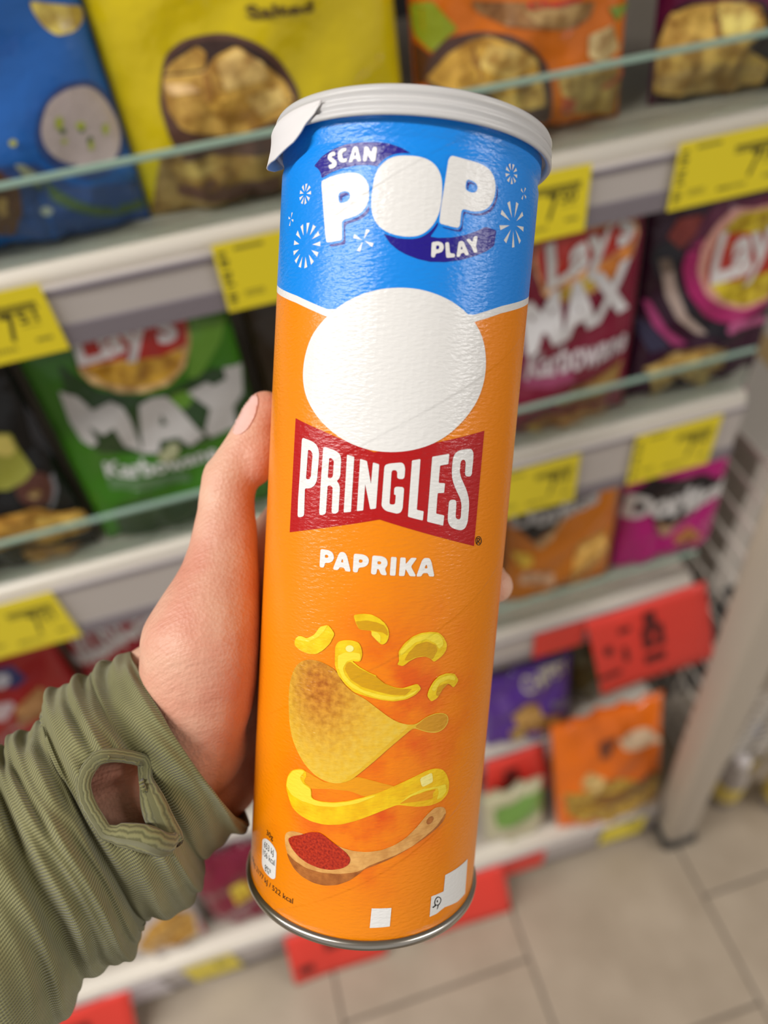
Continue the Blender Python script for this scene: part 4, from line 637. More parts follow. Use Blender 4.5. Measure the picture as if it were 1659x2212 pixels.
carton(.66, 1.0, .10, .42, 0.0, .36, mat('carton_dark', lin((62, 60, 58)), .7), 'dark grey carton on the floor inside the wire stand')
carton(.67, .98, .11, .40, .3635, .70, mat('carton_pale', lin((196, 188, 178)), .7), 'pale carton stacked on the dark one inside the wire stand')
cap_m = mat('bottle_cap', lin((60, 84, 150)), .35); pet = mat('bottle_clear', lin((168, 158, 150)), .15, 0, .5); yl = mat('bottle_label', lin((214, 190, 90)), .4)
capw = mat('bottle_cap_white', lin((220, 212, 210)), .35)
blabs = ['nearest clear bottle with a yellow label beside the post', 'clear bottle with a blue cap just behind the nearest bottle', 'clear bottle with a white cap at the right edge of the photo', 'clear bottle with a white cap furthest back by the wire mesh', 'clear bottle with a blue cap between the white capped bottles']
for i, (x, y, cm) in enumerate([(.655, -.115, capw), (.715, -.075, cap_m), (.745, -.15, capw), (.70, -.005, capw), (.775, -.06, cap_m)]):
    o = empty('bottle', (x, y, 0)); tag(o, blabs[i], 'bottle', 'bottles on the floor by the post')
    lathe('body', [(0, 0), (.024, 0), (.027, .004), (.027, .10), (.024, .12), (.011, .145), (.011, .158), (0, .158)], 20, pet, o)
    lathe('label', [(.0272, .03), (.0276, .031), (.0276, .089), (.0272, .09)], 20, yl, o)
    lathe('cap', [(.0125, .150), (.0133, .151), (.0133, .166), (.012, .168), (0, .168)], 16, cm, o)
# ------------------------------------------------------------------ the can
CB = Vector((-0.00793, -0.41552, 1.21483)); CX = Vector((0.93727, -0.322969, -0.13121)); CY = Vector((0.171566, 0.755007, -0.632874)); CZ = Vector((0.303464, 0.570663, 0.763056))
can = empty('crisp_can', mw=Matrix(((CX.x, CY.x, CZ.x, CB.x), (CX.y, CY.y, CZ.y, CB.y), (CX.z, CY.z, CZ.z, CB.z), (0, 0, 0, 1))))
tag(can, 'tall blue and orange paprika crisp can with white lid, held upright in the hand', 'can')
CR = 0.0375
def can_map(lay):
    def fn(x, y): r = CR + 0.00004 * lay; t = x / 1000 / CR; return Vector((r * math.sin(t), -r * math.cos(t), y / 1000))
    return fn
def label_finish(m, rough=0.36):
    """varnished paper: fibre relief and the spiral paper seams, from the flat label coordinates"""
    p = m.node_tree.nodes['Principled BSDF']; p.inputs['Roughness'].default_value = rough; p.inputs['Specular IOR Level'].default_value = .5
    uv = N(m, 'ShaderNodeUVMap'); uv.uv_map = 'flat'
    mp = N(m, 'ShaderNodeMapping'); mp.inputs['Rotation'].default_value = (0, 0, -0.56); mp.inputs['Scale'].default_value = (.55, 1.4, 1)
    LK(m, uv.outputs[0], mp.inputs[0])
    nz = N(m, 'ShaderNodeTexNoise'); nz.inputs['Scale'].default_value = 90; nz.inputs['Detail'].default_value = 3; LK(m, mp.outputs[0], nz.inputs['Vector'])
    sx = N(m, 'ShaderNodeSeparateXYZ'); LK(m, uv.outputs[0], sx.inputs[0])
    a = N(m, 'ShaderNodeMath', operation='MULTIPLY_ADD'); a.inputs[1].default_value = -0.63; LK(m, sx.outputs[0], a.inputs[0]); LK(m, sx.outputs[1], a.inputs[2])
    b = N(m, 'ShaderNodeMath', operation='MULTIPLY_ADD'); b.inputs[1].default_value = 1 / .65; b.inputs[2].default_value = -.84 / .65 + .5; LK(m, a.outputs[0], b.inputs[0])
    fr = N(m, 'ShaderNodeMath', operation='FRACT'); LK(m, b.outputs[0], fr.inputs[0])
    st = N(m, 'ShaderNodeMapRange'); st.inputs['From Min'].default_value = .492; st.inputs['From Max'].default_value = .506; st.interpolation_type = 'SMOOTHSTEP'; LK(m, fr.outputs[0], st.inputs['Value'])
    st2 = N(m, 'ShaderNodeMapRange'); st2.inputs['From Min'].default_value = .505; st2.inputs['From Max'].default_value = .60; st2.inputs['To Min'].default_value = 0; st2.inputs['To Max'].default_value = -1; LK(m, fr.outputs[0], st2.inputs['Value'])
    ad = N(m, 'ShaderNodeMath', operation='ADD'); LK(m, st.outputs[0], ad.inputs[0]); LK(m, st2.outputs[0], ad.inputs[1])
    b1 = N(m, 'ShaderNodeBump'); b1.inputs['Strength'].default_value = .7; b1.inputs['Distance'].default_value = .0003; LK(m, nz.outputs['Fac'], b1.inputs['Height'])
    b2 = N(m, 'ShaderNodeBump'); b2.inputs['Strength'].default_value = .3; b2.inputs['Distance'].default_value = .0003; LK(m, ad.outputs[0], b2.inputs['Height']); LK(m, b1.outputs[0], b2.inputs['Normal'])
    LK(m, b2.outputs[0], p.inputs['Normal'])
    return uv
def uv_noise(m, c1, c2, scale, lo=.35, hi=.65, detail=4):
    p = m.node_tree.nodes['Principled BSDF']; uv = N(m, 'ShaderNodeUVMap'); uv.uv_map = 'flat'
    nz = N(m, 'ShaderNodeTexNoise'); nz.inputs['Scale'].default_value = scale; nz.inputs['Detail'].default_value = detail; LK(m, uv.outputs[0], nz.inputs['Vector'])
    cr = N(m, 'ShaderNodeValToRGB'); cr.color_ramp.elements[0].position = lo; cr.color_ramp.elements[1].position = hi
    cr.color_ramp.elements[0].color = (*c1, 1); cr.color_ramp.elements[1].color = (*c2, 1); LK(m, nz.outputs['Fac'], cr.inputs[0]); LK(m, cr.outputs[0], p.inputs['Base Color']); return cr
def uv_spot(m, cx, cy, rx, ry):
    """printed soft spot: 1 at the centre of an ellipse of the artwork, 0 outside"""
    uv = N(m, 'ShaderNodeUVMap'); uv.uv_map = 'flat'; mp = N(m, 'ShaderNodeMapping'); mp.vector_type = 'TEXTURE'
    mp.inputs['Location'].default_value = (cx / 100, cy / 100, 0); mp.inputs['Scale'].default_value = (rx / 100, ry / 100, 1); LK(m, uv.outputs[0], mp.inputs[0])
    ln = N(m, 'ShaderNodeVectorMath', operation='LENGTH'); LK(m, mp.outputs[0], ln.inputs[0])
    r = N(m, 'ShaderNodeMapRange'); r.interpolation_type = 'SMOOTHSTEP'; r.inputs['From Min'].default_value = 1; r.inputs['From Max'].default_value = 0; LK(m, ln.outputs['Value'], r.inputs['Value']); return r.outputs[0]
def mixc(m, fac, a, b):
    x = N(m, 'ShaderNodeMix', data_type='RGBA'); LK(m, fac, x.inputs[0])
    for s, i in ((a, 6), (b, 7)):
        if isinstance(s, tuple): x.inputs[i].default_value = (*s, 1)
        else: LK(m, s, x.inputs[i])
    return x.outputs[2]
LC = {'navy': (36, 24, 140), 'white': (238, 236, 232), 'blue': (20, 142, 240), 'red': (184, 16, 18), 'ink': (28, 26, 24), 'corn': (240, 200, 14), 'corn_dark': (214, 158, 8), 'corn_light': (248, 222, 60), 'corn_pale': (250, 236, 140),
      'crisp': (214, 150, 40), 'crisp_edge': (232, 184, 40), 'crisp_flap': (214, 150, 30), 'ring': (246, 196, 6), 'ring_back': (236, 156, 12), 'wood': (222, 160, 84), 'wood_dark': (168, 96, 36), 'paprika': (176, 38, 14)}
LM = {}
for k, c in LC.items():
    m = mat('label_' + k, lin(c), .26); label_finish(m, .26); LM[k] = m
uv_noise(LM['paprika'], lin((140, 20, 8)), lin((206, 58, 22)), 150, .3, .7)
uv_noise(LM['wood'], lin((208, 146, 74)), lin((232, 176, 100)), 26, .35, .65)
uv_noise(LM['wood_dark'], lin((150, 82, 30)), lin((190, 116, 50)), 26, .35, .65)
uv_noise(LM['corn'], lin((234, 188, 8)), lin((246, 212, 26)), 22); uv_noise(LM['ring'], lin((240, 184, 4)), lin((250, 208, 16)), 20)
m = LM['crisp']; cr = uv_noise(m, lin((196, 122, 24)), lin((230, 176, 60)), 60, .3, .66, 7)
crd = uv_noise(m, lin((166, 88, 18)), lin((214, 138, 40)), 60, .32, .66, 7); mm = mixc(m, uv_spot(m, -17, 77, 20, 26), cr.outputs[0], crd.outputs[0])
cr2 = uv_noise(m, lin((236, 190, 40)), lin((236, 200, 76)), 50, .3, .7, 6)
mx = N(m, 'ShaderNodeMix', data_type='RGBA'); mx.blend_type = 'MIX'; LK(m, uv_spot(m, -15, 76, 27, 34), mx.inputs[0]); LK(m, cr2.outputs[0], mx.inputs[6]); LK(m, mm, mx.inputs[7]); LK(m, mx.outputs[2], m.node_tree.nodes['Principled BSDF'].inputs['Base Color'])
# orange ground with the printed red-orange spice cloud around the food
m = mat('label_orange', lin((248, 142, 0)), .26); label_finish(m, .26)
nzc = uv_noise(m, lin((246, 130, 0)), lin((230, 84, 6)), 7, .42, .62, 5)
f1 = uv_spot(m, 8, 70, 36, 48); f2 = uv_spot(m, 0, 38, 40, 34)
mxx = N(m, 'ShaderNodeMath', operation='MAXIMUM'); LK(m, f1, mxx.inputs[0]); LK(m, f2, mxx.inputs[1])
LK(m, mixc(m, mxx.outputs[0], lin((246, 140, 0)), nzc.outputs[0]), m.node_tree.nodes['Principled BSDF'].inputs['Base Color']); LM['orange'] = m
# paper tube
HT = 224.5
def tube_r(h):
    """outer radius: a rolled groove under the lid, a crimp at the foot"""
    K = [(0.6, -.0003), (1.2, 0), (217.5, 0), (219.3, -.00045), (220.8, -.00045), (222.3, 0.0001), (226, 0.0001)]
    for (a, b), (c, d) in zip(K[:-1], K[1:]):
        if a <= h <= c: return CR + b + (d - b) * (h - a) / (c - a)
    return CR
prof_h = [0.6, 1.2, 4, 20, 60, 120, 180, 215, 217.5, 219.3, 220.8, 222.3, HT, 226]
seg = 192; V = []; F = []; UVS = []
for h in prof_h:
    rr = tube_r(h)
    for k in range(seg + 1):
        t = -math.pi + 2 * math.pi * k / seg; V.append((rr * math.sin(t), -rr * math.cos(t), h / 1000)); UVS.append((t * CR * 1000 * .01, h * .01))
for j in range(len(prof_h) - 1):
    for k in range(seg): a = j * (seg + 1) + k; F.append((a, a + 1, a + seg + 2, a + seg + 1))
me = mesh_py('paper_tube', V, F); ul = me.uv_layers.new(name='flat')
for lp in me.loops: ul.data[lp.index].uv = UVS[lp.vertex_index]
tube = obj('paper_tube', me, LM['orange'], can, True); tag(tube, 'orange and blue printed paper tube')
# blue upper band with its white edge
half = math.pi * CR * 1000
edge = [(-half, 196.0), (-70, 191.5)] + [tuple(p) for p in BAND] + [(75, 193.0), (half, 196.0)]
def band(lo, hi_, m, name, lay):
    V = []; F = []; UVS = []; n = 240; ny = 10
    def ev(x):
        for (a, b), (c, d) in zip(edge[:-1], edge[1:]):
            if a <= x <= c: return b + (d - b) * (x - a) / max(c - a, 1e-6)
        return edge[-1][1]
    fn = can_map(lay)
    for i in range(n + 1):
        x = -half + 2 * half * i / n; y0 = ev(x) + lo; y1 = (ev(x) + hi_) if hi_ is not None else HT
        ys = [y0, y1] if hi_ is not None else [y0 + (217.5 - y0) * q / 6 for q in range(7)] + [219.3, 220.8, 222.3, HT, 226]
        for y in ys:
            p = fn(x, y)
            if hi_ is None: s = tube_r(y) / CR; p = Vector((p.x * s, p.y * s, p.z))
            V.append(p); UVS.append((x * .01, y * .01))
        c = len(ys)
    for i in range(n):
        for j in range(c - 1): a = i * c + j; F.append((a, a + c, a + c + 1, a + 1))
    me = mesh_py(name, V, F); ul = me.uv_layers.new(name='flat')
    for lp in me.loops: ul.data[lp.index].uv = UVS[lp.vertex_index]
    return obj(name, me, m, tube, True)
band(0, None, LM['blue'], 'blue_band', 0.7); band(-1.0, 0.9, LM['white'], 'white_stripe', 1.0)
def put(name, loops, m, lay):
    bm = map_bm(fill_bm(loops, 2.0), can_map(lay)); bmesh.ops.recalc_face_normals(bm, faces=bm.faces)
    # face outwards
    for f in bm.faces:
        c = f.calc_center_median()
        if f.normal.dot(Vector((c.x, c.y, 0))) < 0: f.normal_flip()
    return obj(name, bm_mesh(name, bm), m, tube)
for grp, lay, mk, rad, loops in LABEL:
    L = [round_loop(l, abs(rad)) for l in loops]
    if grp == 'big_lettering_gap': L = [offset_loop(l, 0.55) if i == 0 else offset_loop(l, -0.35) for i, l in enumerate(L)]
    put(grp, L, LM[mk], lay + 1)
for (c, r0, r1, n) in STARS:
    for k in range(n):
        a = 2 * math.pi * (k + .25) / n; d = Vector((math.sin(a), math.cos(a))); e = Vector((d.y, -d.x)); cc = Vector(c); wd_ = min(.62, r1 * .13 + .12)
        put('firework_ray', [[cc + d * r0, cc + d * r1 + e * wd_, cc + d * (r1 - .1) - e * wd_]], LM['white'], 2)
def label_text(txt, x0, x1, y, h, m, lay, bold=0.0):
    bm = text_bm(txt, bold)
    for v in bm.verts: v.co = Vector((x0 + v.co.x * (x1 - x0), y + v.co.y * h, 0))
    cut_bm(bm, 2.0, None); map_bm(bm, can_map(lay))
    return obj('small_print', bm_mesh('small_print', bm), m, tube)
label_text('100g: 2177 kJ / 522 kcal', -46.5, -20.6, 7.2, 1.75, LM['ink'], 3)
label_text('653 kJ', -35.2, -29.7, 18.4, 2.0, LM['ink'], 4); label_text('156 kcal', -35.6, -28.9, 15.5, 2.0, LM['ink'], 4); label_text('8%*', -34.1, -30.6, 11.1, 2.2, LM['ink'], 4); label_text('30g', -34.2, -30.5, 23.0, 1.7, LM['ink'], 3)
# tin base
tin = mat('tinplate', lin((196, 190, 180)), .28, 1.0); noise_bump(tin, 300, .05, .0003)
lathe('tin_base', [(.030, .0018), (.0365, .0020), (.0370, -.0012), (.0378, -.0018), (.0386, -.0012), (.0388, .0002), (.0384, .0010), (.0376, .0013)], 128, tin, can)
# plastic lid
lidm = mat('lid_plastic', lin((242, 240, 238)), .28, 0, .5, Transmission_Weight=.35, IOR=1.35)
H = .2245
lid = lathe('lid', [(r, H + z) for r, z in [(.0388, .0003), (.0400, -.0002), (.0404, .0003), (.0404, .0013), (.0397, .0017), (.0396, .0022), (.0402, .0026), (.0402, .0037), (.0394, .0041), (.0393, .0047), (.0399, .0051), (.0400, .0062), (.0396, .0070), (.0388, .0074), (.0376, .0074), (.0366, .0068), (.0362, .0056), (.0345, .0053), (0, .0053), (0, .0046), (.0345, .0046), (.0370, .0048), (.0384, .0060), (.0388, .0050), (.0388, .0003)]], 160, lidm, can)
tag(lid, 'translucent white plastic snap lid')
paper = mat('seal_paper', lin((232, 228, 226)), .5); noise_bump(paper, 500, .12, .0003)
# paper seal under the lid and its pull tab
lathe('seal_disc', [(0, H + .0030), (.0372, H + .0030), (.0384, H + .0026), (.0386, H + .0044), (0, H + .0044)], 96, paper, can)
V = []; F = []; nt, nh = 60, 20
def curve(K, d):   # degrees from the front, leftwards
    for (a, b), (c, e) in zip(K[:-1], K[1:]):
        if a <= d <= c: q = (d - a) / (c - a); return b + (e - b) * q
    return K[-1][1]
TOPK = [(36, .2290), (110, .2290)]; BOTK = [(36, .2284), (38, .2262), (41, .2248), (43, .2240), (45, .2222), (48, .2203), (55, .2186), (60, .2175), (70, .2180), (78, .2188), (85, .2197), (95, .2215), (105, .2245), (110, .2280)]
for i in range(nt + 1):
    d = 36 + 74 * i / nt; hb = curve(BOTK, d); ht = curve(TOPK, d)
    for j in range(nh + 1):
        h = ht + (hb - ht) * j / nh; drop = max(0, .2236 - h); r = .04075 + (drop / .007) ** 1.3 * .0017 + .00008 * math.sin(j * .5 + i * .23)
        if h > .2275: r -= (h - .2275) * .45
        t = -math.radians(d); V.append((r * math.sin(t), -r * math.cos(t), h))
for i in range(nt):
    for j in range(nh): a = i * (nh + 1) + j; F.append((a, a + 1, a + nh + 2, a + nh + 1))
tb = obj('pull_tab', mesh_py('pull_tab', V, F), paper, can, True); sm = tb.modifiers.new('thick', 'SOLIDIFY'); sm.thickness = .0004
tag(tb, 'white paper pull tab hanging out from under the lid')
# ------------------------------------------------------------------ the hand and arm
person = empty('person', cam_pt(300, 1700, .25)); tag(person, 'left hand of a person in an olive knit sleeve gripping the crisp can', 'person')
PO = Vector(person.location)
def can_pt(deg, h, rad): t = math.radians(deg); return CB + CX * (rad * math.sin(t)) - CY * (rad * math.cos(t)) + CZ * h
chains = []
def ch(*p): chains.append([(cam_pt(a, b, d), r / 1000) for a, b, d, r in p])
ch((573, 886, .2475, 6.6), (562, 910, .2472, 7.3), (551, 940, .247, 7.8), (526, 985, .2465, 8.2), (496, 1040, .2455, 9.2), (490, 1075, .245, 9.2), (489, 1110, .2442, 9.6), (487, 1150, .243, 10.6), (482, 1200, .2415, 11.5), (474, 1253, .2395, 13), (462, 1300, .2378, 14.8), (449, 1345, .2368, 16.9), (434, 1395, .2362, 19.0), (432, 1440, .2372, 18.9), (424, 1500, .2395, 18.8), (412, 1550, .242, 18.5), (400, 1610, .248, 20))
ch((376, 1432, .2475, 9.2), (345, 1480, .25, 15), (320, 1560, .251, 18))
ch((478, 1024, .2458, 6.0), (476, 1040, .2456, 6.4))
ch((562, 940, .2466, 6.4), (552, 985, .2452, 7.2), (546, 1008, .245, 6.8))
ch((400, 1600, .249, 21), (340, 1665, .250, 23.5), (286, 1706, .2435, 26.5), (200, 1770, .244, 26), (110, 1830, .24, 28), (0, 1910, .235, 30), (-150, 2020, .23, 33))
ch((350, 1560, .255, 17), (300, 1640, .252, 20), (230, 1700, .248, 22))
ch((480, 1690, .264, 13), (430, 1690, .258, 18), (360, 1720, .252, 21))
ch((420, 1600, .258, 18), (500, 1610, .272, 15), (520, 1540, .278, 14))
ch((480, 1690, .264, 13), (505, 1640, .270, 14), (525, 1560, .278, 14))
wr = cam_pt(420, 1610, .262)
FING = [(-136, 112, 8.6, [(-168, 117, 8.0), (170, 119, 7.6), (152, 120, 7.0), (136, 119, 6.2)], (500, 1330, .262, 14)),
        (-140, 94, 8.8, [(-172, 96, 8.0), (160, 97.5, 7.4), (132, 97, 6.7), (120, 96.5, 6.2), (113.5, 96, 5.6)], (505, 1400, .266, 14)),
        (-140, 76, 8.6, [(-172, 76, 8.0), (165, 76, 7.4), (148, 76, 6.8), (134, 76, 6.0)], (510, 1470, .270, 14)),
        (-134, 58, 8.0, [(-160, 58, 7.6), (176, 58, 7.0), (156, 58, 6.4), (142, 58, 5.6)], (515, 1540, .274, 14))]
for mcp, h, r, seg_, mid in FING:
    c = [(wr, .017), (cam_pt(*mid[:3]), mid[3] / 1000), (can_pt(mcp, h / 1000, CR + .0105), .0105)]
    last = (mcp, h)
    for d, hh, rr in seg_:
        d0 = last[0]; dd = d if d < 0 else d - 360
        for q in (1 / 3, 2 / 3, 1):
            c.append((can_pt(d0 + (dd - d0) * q, (last[1] + (hh - last[1]) * q) / 1000, CR + rr / 1000 - .0004), rr / 1000 * (1.06 if q == 1 else .97)))
        last = (dd, hh)
    chains.append(c)
V = []; F = []
bm0 = bmesh.new(); bmesh.ops.create_icosphere(bm0, subdivisions=3, radius=1.0); bm0.verts.index_update(); sv = [v.co.copy() for v in bm0.verts]; sf = [[v.index for v in f.verts] for f in bm0.faces]; bm0.free()
for c in chains:
    for i in range(len(c) - 1):
        (a, ra), (b, rb) = c[i], c[i + 1]; n = max(2, int((b - a).length / 0.0022))
        for k in range(n + (1 if i == len(c) - 2 else 0)):
            t = k / n; p = a.lerp(b, t) - PO; r = ra + (rb - ra) * t; o = len(V)
            V += [p + s * r for s in sv]; F += [[o + q for q in f] for f in sf]
raw = obj('raw', mesh_py('raw', V, F))
md = raw.modifiers.new('r', 'REMESH'); md.mode = 'VOXEL'; md.voxel_size = 0.0011; md.use_smooth_shade = True
ms = raw.modifiers.new('s', 'SMOOTH'); ms.factor = .5; ms.iterations = 6
bpy.context.view_layer.update(); dg = bpy.context.evaluated_depsgraph_get()
hm = bpy.data.meshes.new_from_object(raw.evaluated_get(dg)); hm.name = 'arm_and_hand'; bpy.data.objects.remove(raw)
skin = mat('skin', lin((226, 168, 138)), .48, 0, .4, Subsurface_Weight=.07, Subsurface_Scale=.004)
skin.node_tree.nodes['Principled BSDF'].inputs['Subsurface Radius'].default_value = (1, .35, .2)
nz, cr = noise_col(skin, lin((216, 148, 124)), lin((230, 182, 155)), 38, 3, 'Object', .3, .6)
tcx = N(skin, 'ShaderNodeTexCoord'); mpp = N(skin, 'ShaderNodeMapping'); q = FWD.to_track_quat('Z', 'Y')
mpp.inputs['Rotation'].default_value = (0.7, 0.1, 0.4); mpp.inputs['Scale'].default_value = (60, 900, 400); LK(skin, tcx.outputs['Object'], mpp.inputs[0])
n2 = N(skin, 'ShaderNodeTexNoise'); n2.inputs['Scale'].default_value = 1; n2.inputs['Detail'].default_value = 3; LK(skin, mpp.outputs[0], n2.inputs['Vector'])
n3 = N(skin, 'ShaderNodeTexVoronoi'); n3.inputs['Scale'].default_value = 900; LK(skin, tcx.outputs['Object'], n3.inputs['Vector'])
am = N(skin, 'ShaderNodeMath', operation='MULTIPLY_ADD'); am.inputs[1].default_value = .35; LK(skin, n3.outputs['Distance'], am.inputs[0]); LK(skin, n2.outputs['Fac'], am.inputs[2])
bump(skin, am.outputs[0], .5, .0008)
arm = obj('arm_and_hand', hm, skin, person, True)
# thumb nail, laid on the thumb
bvh = BVHTree.FromPolygons([v.co + PO for v in hm.vertices], [tuple(p.vertices) for p in hm.polygons])
def on_skin(px, py):
    o = CAM; d = (cam_pt(px, py, 1.0) - CAM).normalized(); return bvh.ray_cast(o, d)
nl = [(541, 837), (533, 846), (523, 876), (511, 907), (503, 936), (511, 940), (521, 938), (538, 924), (552, 897), (559, 866), (553, 846)]
bm = fill_bm([round_loop([((x), (y)) for x, y in nl], 6)], 4, 4); bad = []
for v in bm.verts:
    h = on_skin(v.co.x, v.co.y)
    if h[0] is None: bad.append(v)
    else: v.co = h[0] + h[1] * 0.0003 - PO
bmesh.ops.delete(bm, geom=bad, context='VERTS'); bmesh.ops.recalc_face_normals(bm, faces=bm.faces)
nail = obj('thumb_nail', bm_mesh('thumb_nail', bm), mat('nail', lin((238, 194, 182)), .2, 0, .5), arm, True)
s = nail.modifiers.new('t', 'SOLIDIFY'); s.thickness = .0004; s.offset = -1

# ------------------------------------------------------------------ the sleeve
knit = mat('olive_knit', lin((92, 92, 62)), .85, 0, .15, Sheen_Weight=.25)
noise_col(knit, lin((136, 133, 88)), lin((156, 152, 106)), 45, 3)
RG = [(284, 1409, 538, 1785, 29), (262, 1415, 515, 1800, 29), (231, 1428, 480, 1826, 28), (205, 1445, 448, 1848, 26), (190, 1455, 441, 1870, 31), (165, 1465, 438, 1900, 34), (140, 1475, 432, 1932, 35), (115, 1487, 405, 1958, 35), (95, 1507, 363, 1980, 34), (91, 1535, 325, 1988, 32), (98, 1552, 310, 1992, 30), (80, 1560, 308, 2010, 33), (50, 1576, 300, 2040, 35), (25, 1588, 284, 2067, 36), (10, 1603, 262, 2083, 36), (-5, 1612, 225, 2097, 35), (-15, 1625, 185, 2112, 32), (-40, 1640, 172, 2150, 35), (-80, 1670, 146, 2190, 37), (-120, 1700, 115, 2240, 38), (-200, 1760, 60, 2310, 39), (-320, 1850, -60, 2430, 40)]
NR, NA, SUB = len(RG), 200, 9
def crm(a, b, c, d, t): return 0.5 * ((2 * b) + (-a + c) * t + (2 * a - 5 * b + 4 * c - d) * t * t + (-a + 3 * b - 3 * c + d) * t ** 3)
rows = []
for i in range(NR - 1):
    for s_ in range(SUB):
        t = s_ / SUB; P = [RG[max(0, min(NR - 1, i + o))] for o in (-1, 0, 1, 2)]
        rows.append([crm(*(p[k] for p in P), t) for k in range(5)] + [i + t])
V = []; UVS = []
axis2 = Vector((-.83, .56))
for (ux, uy, lx, ly, bf, u) in rows:
    dc = .2465 - .0009 * u
    for k in range(NA + 1):
        ph = 2 * math.pi * k / NA; c_, s_ = math.cos(ph), math.sin(ph)
        mx_, my_ = (ux + lx) / 2, (uy + ly) / 2; ax, ay = (ux - lx) / 2, (uy - ly) / 2
        x, y = mx_ + ax * c_, my_ + ay * c_
        fr_ = max(0, -s_) if False else -s_
        wob = math.sin(u * 2.6 + 1.3 * math.sin(ph * 2 + u * .3) + .8 * math.sin(ph * 5)) * .8 + .5 * math.sin(u * 5.1 + 2 * math.sin(ph * 3 + 1)) 
        if u < .6: wob *= u / .6
        x += axis2.x * 24 * fr_; y += axis2.y * 24 * fr_
        dep = dc + s_ * bf / 1000 * 1.0
        p = cam_pt(x, y, dep); ctr = cam_pt(mx_, my_, dc); n_ = (p - ctr).normalized()
        V.append(p + n_ * wob * .0011 - PO); UVS.append((ph / (2 * math.pi), u / NR))
F = []; hole = [(480, 270), (600, 255), (790, 295), (800, 330), (790, 440), (830, 560), (880, 680), (940, 780), (1000, 870), (930, 890), (830, 830), (700, 800), (510, 820), (500, 760), (420, 660), (350, 500), (370, 390), (440, 300)]
hole = [(80 + x / 3.456, 1560 + y / 3.456) for x, y in hole]
def inside(p, poly):
    r = False
    for i in range(len(poly)):
        (x1, y1), (x2, y2) = poly[i - 1], poly[i]
        if (y1 > p[1]) != (y2 > p[1]) and p[0] < (x2 - x1) * (p[1] - y1) / (y2 - y1) + x1: r = not r
    return r
def to_px(p): d = p - CAM; z = d.dot(FWD); return (W0 / 2 + FPX * d.dot(RGT) / z, H0 / 2 - FPX * d.dot(UPV) / z)
FA = []
for i in range(len(rows) - 1):
    for k in range(NA):
        a = i * (NA + 1) + k; f = (a, a + 1, a + NA + 2, a + NA + 1); FA.append(f)
        if k > NA // 2:
            c = to_px((V[f[0]] + V[f[2]]) / 2 + PO)
            if inside(c, hole): continue
        F.append(f)
sb = BVHTree.FromPolygons([v + PO for v in V], FA)
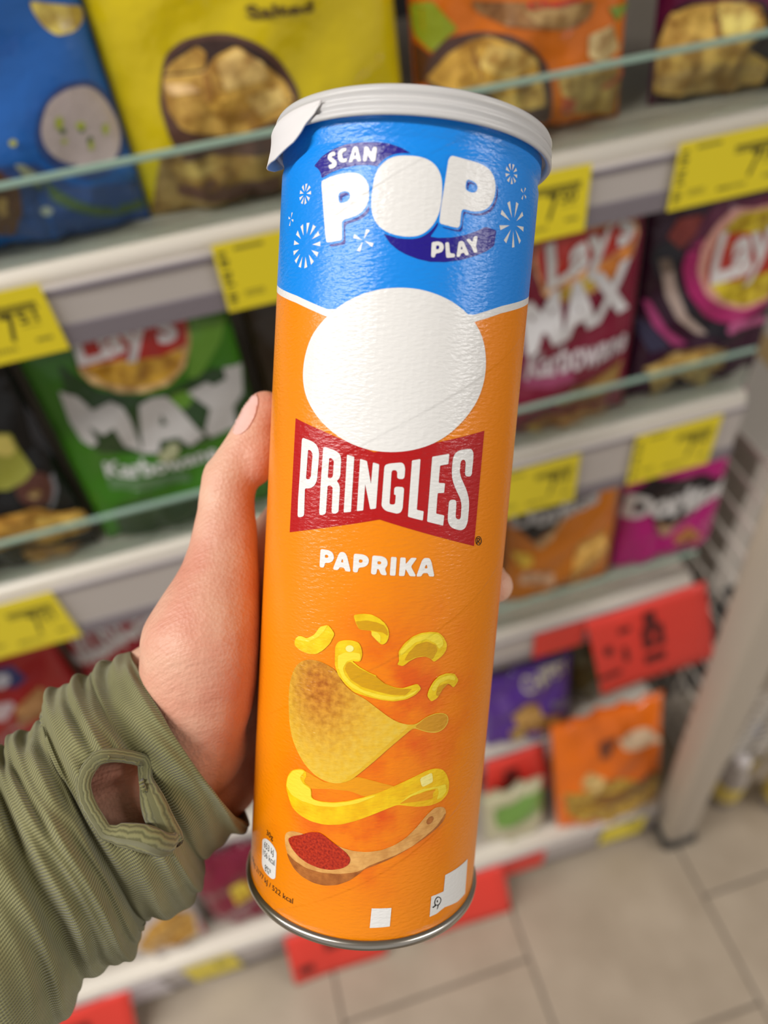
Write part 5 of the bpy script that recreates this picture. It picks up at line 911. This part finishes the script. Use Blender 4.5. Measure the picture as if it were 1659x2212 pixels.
# the cut edge of the thumb hole follows its outline
cnt = {}
for f in F:
    for a in range(4): e = tuple(sorted((f[a], f[(a + 1) % 4]))); cnt[e] = cnt.get(e, 0) + 1
edge_v = {i for e, c in cnt.items() if c == 1 for i in e}
hs_ = round_loop(hole, 14, 6)
for i in edge_v:
    if i < 2 * (NA + 1) or i >= len(V) - 2 * (NA + 1) or i % (NA + 1) in (0, NA): continue
    w_ = V[i] + PO; q = Vector(to_px(w_)); t_ = min(hs_, key=lambda p: (p - q).length)
    if (t_ - q).length < 40: V[i] = cam_pt(t_.x, t_.y, (w_ - CAM).dot(FWD)) - PO
me = mesh_py('sleeve', V, F); ul = me.uv_layers.new(name='flat')
for lp in me.loops: ul.data[lp.index].uv = UVS[lp.vertex_index]
def knit_bump(m, uvname='flat', ribs=230):
    uv = N(m, 'ShaderNodeUVMap'); uv.uv_map = uvname; sx = N(m, 'ShaderNodeSeparateXYZ'); LK(m, uv.outputs[0], sx.inputs[0])
    nz = N(m, 'ShaderNodeTexNoise'); nz.inputs['Scale'].default_value = 14; LK(m, uv.outputs[0], nz.inputs['Vector'])
    a = N(m, 'ShaderNodeMath', operation='MULTIPLY_ADD'); a.inputs[1].default_value = .006; LK(m, nz.outputs['Fac'], a.inputs[0]); LK(m, sx.outputs[0], a.inputs[2])
    w = N(m, 'ShaderNodeMath', operation='MULTIPLY'); w.inputs[1].default_value = ribs * 2 * math.pi; LK(m, a.outputs[0], w.inputs[0])
    sn = N(m, 'ShaderNodeMath', operation='SINE'); LK(m, w.outputs[0], sn.inputs[0])
    w2 = N(m, 'ShaderNodeMath', operation='MULTIPLY'); w2.inputs[1].default_value = 1500; LK(m, sx.outputs[1], w2.inputs[0]); s2 = N(m, 'ShaderNodeMath', operation='SINE'); LK(m, w2.outputs[0], s2.inputs[0])
    ad = N(m, 'ShaderNodeMath', operation='MULTIPLY_ADD'); ad.inputs[1].default_value = .3; LK(m, s2.outputs[0], ad.inputs[0]); LK(m, sn.outputs[0], ad.inputs[2])
    bump(m, ad.outputs[0], .6, .0003)
    # shade in the gaps between the knitted ribs, multiplied into the yarn colour
    p = m.node_tree.nodes['Principled BSDF']; src = p.inputs['Base Color'].links[0].from_socket
    r = N(m, 'ShaderNodeMapRange'); r.inputs['From Min'].default_value = -1.1; r.inputs['From Max'].default_value = .5; r.inputs['To Min'].default_value = .48; r.inputs['To Max'].default_value = 1; LK(m, ad.outputs[0], r.inputs['Value'])
    hs = N(m, 'ShaderNodeMix', data_type='RGBA'); hs.blend_type = 'MULTIPLY'; hs.inputs[0].default_value = 1; LK(m, src, hs.inputs[6]); LK(m, r.outputs[0], hs.inputs[7]); LK(m, hs.outputs[2], p.inputs['Base Color'])
knit_bump(knit)
sleeve = obj('sleeve', me, knit, person, True); s = sleeve.modifiers.new('t', 'SOLIDIFY'); s.thickness = .0014; s.offset = -1
tag(sleeve, 'olive green ribbed knit sleeve with a worn thumb hole')
# rolled hem of the thumb hole
hp = [Vector(p) for p in round_loop(hole, 14, 4)]
cen = sum((p for p in hp), Vector((0, 0))) / len(hp); pts = []; rad = []
for p in hp:
    h = sb.ray_cast(CAM, (cam_pt(p.x, p.y, 1.0) - CAM).normalized())
    if h[0] is None: continue
    dirn = (p - cen).normalized(); wgt = max(0, dirn.dot(Vector((.75, .66)))); r = .0017 + .0016 * wgt
    o2 = p + dirn * (r / .22 * FPX * .42)
    h2 = sb.ray_cast(CAM, (cam_pt(o2.x, o2.y, 1.0) - CAM).normalized())
    pts.append((h2[0] or h[0]) - FWD * (.0012 * wgt) - PO); rad.append(r)
for _ in range(9):
    pts = [pts[i] * .5 + (pts[i - 1] + pts[(i + 1) % len(pts)]) * .25 for i in range(len(pts))]
V = []; F = []; UVS = []; n = len(pts); sg = 14
for i in range(n):
    t = (pts[(i + 1) % n] - pts[i - 1]).normalized(); nn = -FWD; nn = (nn - t * nn.dot(t)).normalized(); b = t.cross(nn)
    for k in range(sg): a = 2 * math.pi * k / sg; V.append(pts[i] + (nn * math.cos(a) * .75 + b * math.sin(a) * 1.25) * rad[i]); UVS.append((k / sg * .05, i / n * 3))
for i in range(n):
    for k in range(sg): F.append((i * sg + k, i * sg + (k + 1) % sg, ((i + 1) % n) * sg + (k + 1) % sg, ((i + 1) % n) * sg + k))
me = mesh_py('thumb_hole_hem', V, F); ul = me.uv_layers.new(name='flat')
for lp in me.loops: ul.data[lp.index].uv = UVS[lp.vertex_index]
obj('thumb_hole_hem', me, knit, sleeve, True)
